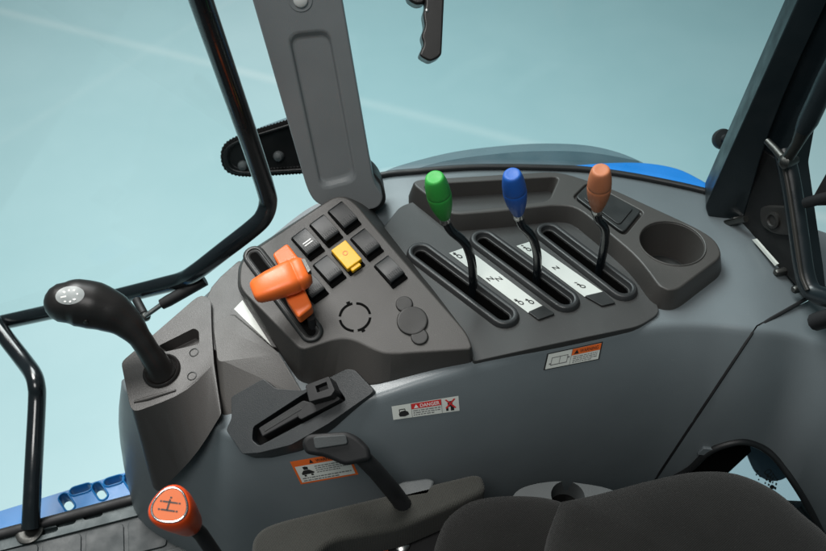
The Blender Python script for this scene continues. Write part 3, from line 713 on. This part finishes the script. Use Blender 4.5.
# ------------------------------------------------------------------ parking brake lever
br = thing('brake_lever', 'black lever with pale top in front of the seat belt sticker', 'lever', pt(400, 505, .80))
hp = [pt(x, y, .775) for x, y in [(301, 442), (307, 434.5), (346, 431.5), (358, 437), (369, 448), (371, 460), (357, 463.5), (345, 466), (326, 457.5), (305, 454)]]
ng = Vector((0, -.55, .83)).normalized()
obj('handle', prism(rnd(hp, .005, 4), ng, .018), M['black'], br, bevel=.0045, seg=4)
obj('handle_top', prism(rnd([pt(x, y, .772) for x, y in [(313, 437), (346, 434.5), (348, 444), (315, 449)]], .003), ng, .002, .0006), M['tag'], br, bevel=.001)  # thin paler plate on the top face of the handle
obj('shaft', tube([pt(360, 455, .79), pt(375, 470, .80), pt(392, 490, .82), pt(415, 520, .86)], [.0085, .0085, .009, .009], 14), M['black'], br, bevel=0)

# ------------------------------------------------------------------ gear shift
gr = thing('gear_shift', 'orange round gear shift knob with shift diagram on a black stem', 'gear lever', pt(216, 555, .76))
ga = pt(190, 524, .735); gb = pt(171, 507, .695); gax = (gb - ga); gh = gax.length; gax = gax.normalized()
tdir = (gax * .35 + (CAM - gb).normalized() * .55 + Z * .35).normalized()
def kring(c, n_, r, tri):
    x, y, n_ = frame(n_, (1, -.1, 0)); return [c + (x * math.cos(a) + y * math.sin(a)) * r * (1 + tri * math.cos(3 * (a + .5))) for a in [2 * math.pi * k / 36 for k in range(36)]]
ks = []
for s, r, tri in ((-.06, .0085, 0), (-.02, .0118, 0), (.12, .0136, .0), (.35, .0156, .01), (.6, .0182, .03), (.85, .0200, .05), (1.0, .0196, .06), (1.05, .0186, .06), (1.09, .0172, .06), (1.095, .001, 0)):
    nn = gax.lerp(tdir, min(max(s, 0), 1)).normalized(); ks.append(kring(ga + gax * gh * min(s, 1) + tdir * (max(s - 1, 0) * gh * 1.0), nn, r * .94, tri))
kn = obj('knob', loft(ks), M['orange2'], gr, angle_sharp=60)
tcn = ga + gax * gh + tdir * (gh * .095)
bm = loft([kring(tcn + tdir * h, tdir, r, .06) for h, r in ((0, .0158), (.0010, .0156), (.0014, .0148), (.0008, .0139))], False, False); obj('emblem_rim', bm, M['chrome'], kn, angle_sharp=70)
em = obj('emblem_face', loft([kring(tcn + tdir * h, tdir, r, .06) for h, r in ((.0, .0142), (.0006, .0140))]), M['knobface'], kn)
kx, ky, kn_ = frame(tdir, (1, -.12, 0)); bm = bmesh.new()
def kb_(x0, y0, x1, y1, w=.0008):
    a = Vector((x0, y0)); c = Vector((x1, y1)); d_ = (c - a).normalized(); n_ = Vector((-d_.y, d_.x)) * w
    bm.faces.new([bm.verts.new(tcn + tdir * .0010 + kx * p.x * .8 + ky * p.y * .8) for p in (a - n_, c - n_, c + n_, a + n_)])
kb_(-.0015, .0065, -.002, -.0055, .0009); kb_(-.0085, .0035, .0075, .0035); kb_(-.0085, -.0052, .0065, -.0052)
for x, y in ((-.0105, .0035), (.0095, .0035), (-.0105, -.0052), (.0085, -.0052), (-.001, .0085)): kb_(x - .0010, y, x + .0010, y, .0008)
obj('shift_diagram', bm, M['ink'], em, smooth=False)
obj('stem', tube([ga + gax * .002, ga - gax * .03, pt(222, 565, .78), pt(260, 640, .86)], .0070, 14), M['black'], gr)

# ------------------------------------------------------------------ seat with armrest
seat = thing('operator_seat', 'dark ribbed fabric operator seat with padded armrest', 'seat', pz(650, 540, -.25))
bk = [(560, 503), (590, 497), (617, 490), (656, 480), (695, 473), (735, 475), (774, 492), (803, 517), (826, 537), (880, 600), (860, 700), (600, 700), (545, 600), (548, 540)]
BL = resample(spline([pz(x, y, -.03) for x, y in bk + bk[:1]], 6), 90)[:-1]
obj('backrest', dome(BL, Vector((0, -.15, 1)), .035, 12, .22), M['seat'], seat, angle_sharp=80)
lb = [(432, 560), (437, 540), (448, 518), (474, 501), (518, 496.5), (562, 503), (600, 530), (610, 640), (430, 640)]
LL = resample(spline([pz(x, y, -.075) for x, y in lb + lb[:1]], 6), 70)[:-1]
obj('side_bolster', dome(LL, Vector((0, -.1, 1)), .02, 12, .16), M['seat'], seat, angle_sharp=80)
obj('piping', tube([p + Vector((0, -.004, .0155)) for p in [pz(566, 507, -.07), pz(561, 520, -.068), pz(560, 536, -.066), pz(561, 552, -.066), pz(563, 575, -.07)]], .0016, 8), M['seat'], seat)
ap = [(251, 556), (252, 538), (262, 526.5), (281, 519.5), (474, 473), (482, 475), (487, 490), (462, 503), (398, 530), (334, 541), (318, 552), (300, 580), (255, 590)]
AL = rnd([pz(x, y, -.10) for x, y in ap], [.01, .012, .012, .01, .006, .004, .01, .02, .02, .01, .01, .01, .01], 4)
obj('armrest', prism(AL, Z, .045), M['arm'], seat, bevel=.008, seg=5, ang=30)
obj('armrest_bracket', prism(rnd([pz(x, y, -.15) for x, y in [(330, 552), (398, 536), (440, 520), (470, 540), (440, 575), (340, 585)]], .01), Z, .05), M['black'], seat, bevel=.004)
obj('caution_label', prism([pz(x, y, -.148) for x, y in [(362, 551), (386, 546), (390, 553), (366, 560)]], Z, .001), M['orangeink'], seat, smooth=False)
obj('pivot_bolt', lathe(pz(402, 546, -.148), Z, [(.008, 0), (.008, .004), (.005, .006), (.001, .006)], 18), M['steel'], seat)
# seat belt anchor cover and small latch cover between the seat and the fender
an = thing('belt_anchor_cover', 'grey rounded cover with a dark round hole behind the seat edge', 'cover', pz(568, 492, -.14))
anl = [pz(x, y, -.12) for x, y in spline([(506, 508), (520, 489), (553, 481.5), (585, 484), (612, 490), (640, 505)], 5)] + [pz(640, 530, -.12), pz(510, 530, -.12)]
ao = obj('cover', prism(anl, Z, .04), M['tag'], an, bevel=.004)
hc = pz(568, 496, -.12); cut(ao, [loft([disc_loop(hc - Z * .03, Z, .017, 32), disc_loop(hc + Z * .01, Z, .0185, 32)])])
obj('hole_shade', loft([disc_loop(hc - Z * .0302, Z, .0172, 32), disc_loop(hc - Z * .026, Z, .0172, 32)]), M['pit'], an)  # near-black disc at the bottom, painted as the shade in the hole
lt = thing('buckle_cover', 'small pale grey plastic cover peeping over the armrest edge', 'cover', pz(412, 488, -.12))
obj('cover', prism(rnd([pz(x, y, -.10) for x, y in [(393, 487), (402, 481), (428, 477.5), (435, 480), (430, 495), (396, 500)]], .004), Z, .03), M['tag'], lt, bevel=.003)

# ------------------------------------------------------------------ cab pillar (grey)
pil = thing('cab_pillar', 'tall grey cab pillar with recessed long panel and white screw', 'pillar', py(345, 205, .12))
PLP = plane((0, .115, 0), (.12, -1, .10)); pn = PLP[1]
po = [(206, -160), (308, 193), (318, 206), (352, 214), (379, 208), (384, 197), (374, 184), (314.6, -160)]
PO = rnd([on(x, y, PLP) for x, y in po], [.004, .02, .02, .02, .008, .008, .015, .004], 4)
pob = obj('pillar_trim', prism(PO, pn, .05), M['pillar'], pil, bevel=.0055, seg=4)
ins = rnd([on(x, y, PLP) for x, y in [(288.5, 35), (329, 31), (356, 180), (321, 189)]], .012, 4); ic = sum(ins, Vector()) / len(ins)
cut(pob, [loft([[ic + (p - ic) * .93 - pn * .006 for p in ins], [ic + (p - ic) * 1.06 + pn * .003 for p in ins]])])
obj('screw', lathe(on(300.5, 0, PLP), pn, [(.0075, -.001), (.0075, .002), (.006, .0035), (.001, .004)], 20), M['whiteink'], pil, angle_sharp=50)
obj('screw_recess', lathe(on(300.5, 0, PLP), pn, [(.0125, -.001), (.0125, .0006), (.0118, .0012), (.0095, .0006), (.0075, .0006)], 26), M['pillar'], pil)
obj('base_flange', prism(rnd([on(x, y, PLP, -.022) for x, y in [(360, 168), (373, 172), (381, 181), (387, 198), (383, 208), (368, 216), (340, 215)]], [.004, .006, .012, .012, .012, .012, .004]), pn, .03), M['console_dark'], pil, bevel=.004)

# ------------------------------------------------------------------ cab door: bent tube frame and pane
door = thing('cab_door', 'black tubular cab door frame bending forward along the console', 'door', pt(30, 532, 1.06))
fr_pts = [(178, -70, .68), (201, 0, .74), (227, 75, .82), (252, 147, .91), (266, 190, .965)]
bend = [(268, 203, .98), (264, 216, .985), (254, 227, .99)]
low_ = [(222, 252, 1.01), (196, 272, 1.03), (182, 280, 1.05), (160, 286, 1.07), (105, 299.5, 1.12), (50, 312, 1.17), (0, 323, 1.21), (-60, 337, 1.26)]
FP = [pt(*p) for p in fr_pts + bend + low_]
obj('frame_tube', tube(spline(FP, 5), .0113, 20), M['tubeb'], door, angle_sharp=80)
LP = [(-6, 322, 1.19), (10, 343, 1.17), (24, 361, 1.15), (33, 374, 1.13), (36.5, 386, 1.12), (37, 402, 1.12), (34, 460, 1.10), (30.5, 528, 1.09)]
obj('lower_tube', tube(spline([pt(*p) for p in LP], 5), .0118, 18), M['tubeb'], door, angle_sharp=80)
gp = [pt(*p) for p in ((178, -70, .69), (201, 0, .75), (252, 147, .92), (266, 200, .98), (222, 252, 1.02), (160, 286, 1.08), (0, 323, 1.22), (-80, 340, 1.28))] + [pt(-80, -70, .95)]
bm = bmesh.new(); c_ = sum(gp, Vector()) / len(gp)
obj('pane', loft([gp, [p + Vector((-.002, .004, .001)) for p in gp]]), glass_door, door, smooth=False)
st = thing('gas_strut', 'short black gas strut with steel rod under the door rail', 'gas strut', pt(145, 315, 1.06))
obj('peg', tube([pt(136.5, 300, 1.075), pt(144, 314, 1.06)], .0058, 12), M['black'], st)
obj('ball_joint', lathe(pt(145.3, 316, 1.055) - Z * .004, Z, [(.002, -.003), (.0055, -.001), (.007, .003), (.0055, .007), (.002, .009)], 16), M['dullsteel'], st)
obj('rod', tube([pt(145.5, 316, 1.05), pt(163, 303.5, 1.05)], .0034, 12), M['steel'], st)
obj('cylinder', tube([pt(161.5, 304.5, 1.05), pt(168, 301, 1.05), pt(205, 280, 1.05)], [.0070, .0078, .0078], 14), M['black'], st)

M['gus2'] = mat('bracket_black', (.0030, .0034, .0038), .5, spec=.3)
# rounded black bracket outside, behind the door tube
bk_ = thing('mirror_bracket', 'black rounded metal bracket with two bolts outside behind the door tube', 'bracket', pt(262, 160, 1.2))
BPn = plane(pt(262, 155, 1.2), (-.1, -1, .35)); bn = BPn[1]
bo_ = rnd([on(x, y, BPn) for x, y in [(222, 150), (236, 140.5), (296, 122), (312, 171), (240, 175.5), (224, 170)]], [.02, .03, .004, .004, .03, .02], 5)
b1 = obj('bracket_plate', prism(bo_, bn, .018), M['gus2'], bk_, bevel=.002)
bic = sum(bo_, Vector()) / len(bo_)
cut(b1, [prism([bic + (p - bic) * .86 for p in bo_], bn, .010, .004)])
re_ = resample(bo_ + bo_[:1], 140)
obj('rubber_edge', tube([p - bn * .008 for p in re_], [.0050 + .0014 * (k % 2) for k in range(140)], 8), M['pit'], bk_, smooth=False)
for x, y in ((243.5, 165.5), (279, 156)):
    obj('bolt', lathe(on(x, y, BPn, -.010), bn, [(.0085, 0), (.0085, .003), (.006, .008), (.001, .010)], 12), M['tag'], bk_)
obj('lamp_shell', prism(rnd([on(x, y, BPn, -.03) for x, y in [(236, 141), (258, 130), (296, 116), (300, 126), (262, 138), (238, 148)]], .004), bn, .02), M['flare'], bk_, bevel=.003)

# ------------------------------------------------------------------ rear side: fender outside, window, pillar
bf = thing('outer_fender', 'bright blue outer rear fender with grey rubber flare beyond the window', 'fender', pz(620, 180, -.12))
bl_ = spline([(540, 166), (575, 163.5), (610, 161), (645, 161.2), (678, 167), (705, 180), (735, 198), (780, 216)], 5)
BL_ = [pz(x, y, -.035) for x, y in bl_] + [pz(x, y, -.035) for x, y in [(778, 232), (730, 225), (540, 200)]]
obj('fender_panel', prism(BL_, Z, .10), M['blued'], bf, bevel=.01, seg=4)
fl_ = spline([(372, 180), (388, 168.5), (420, 158.5), (455, 150.5), (495, 145.3), (540, 142.3), (585, 144), (618, 151), (645, 162)], 5)
FL_ = [pz(x, y, -.06) for x, y in fl_] + [pz(650, 190, -.06), pz(372, 200, -.06)]
obj('flare', prism(FL_, Z, .09), M['flare'], bf, bevel=.012, seg=4)
fl2 = spline([(385, 178), (440, 161), (500, 152.5), (545, 150), (590, 151.5), (640, 160)], 5)
M['flare2'] = mat('flare_shell', (.040, .072, .088), .45)
obj('flare_inner', prism([pz(x, y, -.052) for x, y in fl2] + [pz(640, 190, -.052), pz(385, 190, -.052)], Z, .012), M['flare2'], bf, bevel=.004)

win = thing('side_window', 'large tinted side window pane between the grey pillar and black pillar', 'window', pz(540, 168, 0))
wl = [p + Vector((0, .006, .004)) for p in sp if p.x > -.115 and p.x < .46]
obj('pane', loft([wl, [p + Vector((p.x * .05, -.02, .75)) for p in wl], [p + Vector((p.x * .05, -.016, .75)) for p in wl], [p + Vector((0, .004, 0)) for p in wl]], closed=False), glass_rear, win)
# latch knob on the window
lk = thing('window_latch', 'small black round window latch knob beside the black pillar', 'latch', pt(727, 156, 1.10))
ld = Vector((.1, -.75, .6)).normalized(); lc_ = pt(724.5, 139, 1.10)
obj('knob', lathe(lc_, ld, [(.004, -.012), (.0135, -.010), (.0145, -.004), (.0135, 0), (.006, .001), (.0055, .006), (.001, .007)], 24), M['black'], lk, angle_sharp=50)
obj('stem', tube([pt(727, 141, 1.10), pt(724.5, 157, 1.10), pt(724, 166, 1.10)], .005, 10), M['black'], lk)
# rear pillar
rpil = thing('rear_pillar', 'slanted black steel rear cab pillar with gusset at its foot', 'pillar', pz(720, 225, 0))
RPP = plane(pz(712, 214, .0), (-.25, -1, .05)); rn = RPP[1]
r1 = [(869, -160), (705, 207), (709, 219), (724, 231), (742, 226), (776, 105), (907, -160)]
obj('beam', prism(rnd([on(x, y, RPP) for x, y in r1], [.003, .006, .006, .006, .004, .2, .003]), rn, .05), M['frameb'], rpil, bevel=.003)
gd = pz(808, 298, -.004) - pz(742, 226, 0)
gnn = gd.cross(Vector((.10, 0, 1))).normalized(); gnn = gnn if gnn.x < 0 else -gnn
GP = plane(pz(742, 226, 0), gnn)
rn = gnn
r2 = [(894, -160), (766, 122), (739, 224), (752, 236), (806, 296), (803, 270), (795, 215), (788, 165), (795, 124), (826, 73), (961, -160)]
obj('inner_beam', prism(rnd([on(x, y, GP, -.012) for x, y in r2], .004), rn, .03), M['frameb'], rpil, bevel=.003)
M['gus'] = mat('gusset_black', (.0035, .004, .0045), .6)
gus = [(741, 226), (808, 299), (812, 290), (796, 215), (786, 165), (762, 150)]
obj('gusset', prism([on(x, y, GP, -.006) for x, y in gus], rn, .004), M['gus'], rpil, bevel=.001)
cv = rnd([on(x, y, GP, -.004) for x, y in [(761, 208), (768, 205), (793, 206), (796, 236), (776, 234), (763, 226)]], [.008, .008, .004, .004, .008, .008])
M['cov'] = mat('cover_black', (.017, .016, .015), .5, bump=.2); cvo = obj('cover', prism(cv, rn, .004, .004), M['cov'], rpil, bevel=.003)
obj('cover_boss', lathe(on(774, 220, GP, 0), rn, [(.010, 0), (.010, .003), (.007, .004), (.006, .002), (.001, .002)], 24), M['cov'], cvo)
obj('reflective_strip', prism([on(x, y, GP, .006) for x, y in [(752, 239.5), (755, 239), (777, 264), (775, 266)]], rn, .003), M['white'], rpil, smooth=False)
for x, y in ((736, 220), (729, 223), (779, 272), (797, 289)):
    obj('bolt', lathe(on(x, y, GP, .002), rn, [(.0048, -.01), (.0048, .004), (.003, .006), (.001, .006)], 8), M['steel'] if x < 760 else M['dullsteel'], rpil)
obj('foot_rod', tube([on(722, 224, GP, .010), on(746, 219, GP, .010)], .004, 10), M['dullsteel'], rpil)
# rear window frame: slim upright bar, foot curve, strut and link
rw = thing('rear_window_frame', 'slim dark rear window frame bar with rounded lower corner', 'window frame', pz(815, 300, 0))
rb = [(783, 150), (790, 178), (796, 215), (801, 250), (805, 275), (811, 290), (824, 297), (860, 305)]
obj('frame_bar', tube(spline([on(x, y, GP, .012) for x, y in rb], 5), .0105, 12), M['frameb'], rw, angle_sharp=80)
M['lip'] = mat('frame_lip', (.03, .028, .025), .4); obj('frame_lip', tube(spline([on(x - 3.5, y, GP, .022) for x, y in rb[:6]], 5), .0026, 10), M['lip'], rw)
obj('lower_rail', tube([on(x, y, GP, .02) for x, y in [(815, 322), (835, 316), (870, 310)]], .010, 10), M['black'], rw)
gs2 = thing('rear_gas_strut', 'black rear window gas strut with metal end joint on the black pillar', 'gas strut', on(797, 160, GP, .02))
obj('cylinder', tube([on(x, y, GP, .03) for x, y in [(860, 15), (828, 78), (808, 121), (803, 131)]], [.0105, .0105, .0105, .0085], 18), M['frameb'], gs2)
obj('end_fitting', tube([on(x, y, GP, .03) for x, y in [(804, 129), (797, 144), (788, 158)]], [.0085, .0060, .0062], 14), M['dullsteel'], gs2)
obj('link_arm', tube([on(x, y, GP, .03) for x, y in [(767, 141), (775, 149), (788, 164)]], [.0038, .0042, .0048], 12), M['dullsteel'], gs2)
obj('ball_joint', lathe(on(788, 161, GP, .028), rn, [(.004, -.012), (.0075, 0), (.008, .006), (.004, .010), (.001, .011)], 16), M['dullsteel'], gs2)
sr = thing('window_stay', 'black window stay arm entering at the frame edge', 'stay arm', on(806, 203, GP, .03))
obj('arm', tube([on(x, y, GP, .02) for x, y in [(806, 203), (820, 199), (850, 192)]], [.006, .006, .006], 12), M['black'], sr)
obj('bracket', prism([on(x, y, GP, .015) for x, y in [(812, 197), (830, 165), (850, 150), (850, 205), (815, 206)]], rn, .012), M['black'], sr, bevel=.002)

# ------------------------------------------------------------------ hand grip hanging from above
hg = thing('grab_handle', 'black finger grooved grab handle hanging down at the top edge', 'handle', pt(430, 60, .80))
ho_ = [(452, -190), (440.5, 56), (437, 59.5), (429, 63), (421, 59), (418.3, 56), (423, 46), (420.3, 38), (424, 28), (422, 16), (424.5, 8), (424, -190)]
HP = plane(pt(430, 30, .80), (.1, -.75, .62)); hn = HP[1]
hl = rnd([on(x, y, HP) for x, y in ho_], .003, 4)
obj('grip', prism(hl, hn, .012, .009), M['grip'], hg, bevel=.0062, seg=5, ang=40)
obj('mount_boss', prism(rnd([on(x, y, HP) for x, y in [(403, -30), (407, 0), (416, 6), (425, 4), (426, -30)]], .004), hn, .016, .004), M['grip'], hg, bevel=.003)
obj('screw', lathe(on(427, 10.5, HP, .0085), hn, [(.0018, 0), (.0018, .001), (.001, .0014)], 12), M['steel'], hg)

# ------------------------------------------------------------------ lower left: floor mat, sill, blue step
FZ = pt(30, 530, 1.10).z - .004
fm = thing('floor_mat', 'dark ribbed rubber floor mat at the foot of the door', 'floor mat', pz(80, 548, FZ - .01))
fl = [pz(-60, 562, FZ), pz(140, 514, FZ), Vector((-.26, -.05, FZ)), Vector((-.15, .02, FZ)), Vector((.385, .0, FZ)), Vector((.42, -.075, FZ)), Vector((1.3, -.12, FZ)), Vector((1.3, -1.7, FZ)), Vector((-1.1, -1.7, FZ))]
obj('mat_sheet', prism(fl, Z, .012), M['mat_rubber'], fm, bevel=.002)
ex = (pz(135, 515, FZ) - pz(0, 547, FZ)).normalized(); ey = Vector((ex.y, -ex.x, 0)); o0 = pz(0, 549, FZ)
if ey.y > 0: ey = -ey
bm = bmesh.new()
for i in range(-3, 9):
    for j in range(0, 4):
        a = o0 + ex * (i * .056 + (j % 2) * .028) + ey * (.006 + j * .056)
        prism(rnd([a, a + ex * .050, a + ex * .050 + ey * .050, a + ey * .050], .006, 2), Z, .001, .0028, bm=bm)
obj('tread_blocks', bm, M['mat_rubber'], fm, bevel=.0008)
sl = thing('door_sill', 'worn grey metal door sill strip with oval holes', 'door sill', pz(70, 528, FZ))
so = obj('sill_strip', prism([pz(x, y, FZ + .004) for x, y in [(-60, 552), (140, 500.5), (150, 512), (-60, 566)]], Z, .010), M['sill'], sl, bevel=.001)
holes = []
for (x, y) in ((93, 515.5), (66, 523), (48, 531)):
    c = pz(x, y, FZ + .004); holes.append(prism(stadium(c - ex * .009, c + ex * .009, .0042, Z, 6), Z, .008, .01))
cut(so, holes)
obj('sill_gasket', tube([pz(x, y, FZ + .006) for x, y in [(-60, 547), (0, 534.5), (140, 497.5)]], .0075, 10), M['black'], sl)
obj('tube_socket', lathe(pz(30, 532, FZ + .004), Z, [(.018, 0), (.018, .003), (.014, .005), (.012, .005)], 24), M['dullsteel'], sl)
bs = thing('blue_step', 'blue pressed metal step with oval slots outside the sill', 'step', pz(70, 500, FZ - .06))
SZ = FZ - .03
bo2 = obj('step_plate', prism([pz(x, y, SZ) for x, y in [(-60, 524), (0, 511), (128, 471.5), (150, 466), (160, 492), (0, 540), (-60, 556)]], Z, .02), M['stepblue'], bs, bevel=.003)
cs = []; rims = []
for a, c in (((75, 491.5), (87, 488)), ((109, 482.5), (119, 479.5)), ((64, 498), (70, 507)), ((97, 487), (103, 496)), ((128, 478), (134, 487))):
    A = pz(*a, SZ); C_ = pz(*c, SZ); cs.append(prism(stadium(A, C_, .0058, Z, 6), Z, .030, .01)); rims.append((A, C_))
cut(bo2, cs)
for A, C_ in rims:
    obj('slot_rim', loft([[p + Z * h for p in stadium(A, C_, r, Z, 8)] for r, h in ((.0088, -.001), (.0082, .0022), (.0066, .0026), (.0058, .0004), (.0057, -.012))], False, False), M['stepblue'], bs, angle_sharp=70)

# ------------------------------------------------------------------ behind the arch: lower window and dark liner
lw = thing('lower_rear_window', 'pale lower window glimpsed through the arch beside the seat, printed with small marks', 'window', pt(770, 490, 1.0))
LWP = plane(pt(765, 480, 1.17), (-.1, -.8, .6)); ln = LWP[1]
obj('pane', prism([on(x, y, LWP) for x, y in [(716, 480), (745, 440), (790, 430), (880, 560), (880, 640), (720, 600)]], ln, .004), glass_low, lw, smooth=False)
lws = lambda x, y, off: on(x, y, LWP, off)
q = [(757, 470), (780, 480), (776, 496), (753, 484)]
bm = bmesh.new(); rs = random.Random(4)
for i in range(7):
    for j in range(4):
        if rs.random() < .75: patch('', q, i / 7, j / 4, i / 7 + rs.uniform(.05, .11), j / 4 + rs.uniform(.08, .18), None, None, .0008, lws, 1, 1, bm=bm)
obj('etched_print', bm, M['ink'], lw, smooth=False)
text('lettering', 'OTS', [(770, 468), (777, 478), (770, 482), (763, 472)], 0, 0, 1, 1, M['ink'], lw, .0008, lws)
obj('round_stamp', lathe(on(772, 487, LWP, .0004), ln, [(.0035, 0), (.0035, .0004), (.002, .0005)], 12), M['ink'], lw)
obj('tinted_patch', prism(spline([on(x, y, LWP, -.012) for x, y in [(738, 430), (750, 462), (758, 475), (772, 481), (788, 476), (800, 455), (790, 425)]], 5), ln, .004), M['flare'], lw)
dl = thing('arch_liner', 'black liner inside the arch opening left of the lower window', 'liner', pt(700, 470, 1.0))
obj('liner_panel', prism([(hit(x, y) or py(x, y, -.1)) + ray(x, y) * .05 for x, y in [(668, 505), (680, 462), (745, 425), (752, 452), (700, 500), (684, 540)]], Vector((0, -.8, .6)), .02), M['pit'], dl, bevel=.002)
obj('clip', prism(rnd([hit(x, y, .004) for x, y in [(697, 452), (703, 446), (713, 447), (710, 453)]], .002), hitn(700, 448), .006), M['fender'], dl, bevel=.002)
hf = thing('hose_fitting', 'dark hose fitting with metal collar at the lower right of the arch', 'hose', pt(812, 525, 1.12))
obj('hose', tube([pt(798, 505, 1.12), pt(806, 516, 1.12), pt(822, 535, 1.12), pt(850, 570, 1.12)], [.009, .0105, .0105, .0105], 14), M['frameb'], hf)
obj('hose_collar', tube([pt(817, 524, 1.11), pt(822, 529, 1.11)], .0085, 14), M['dullsteel'], hf)

0 and print('ARCH', [(hit(x,y) is not None, [round(c,3) for c in (hit(x,y) or (0,0,0))]) for x,y in ARCH])
0 and print('wall', hit(560,450), hit(826,420), hit(169,482), on(169,400,PP))
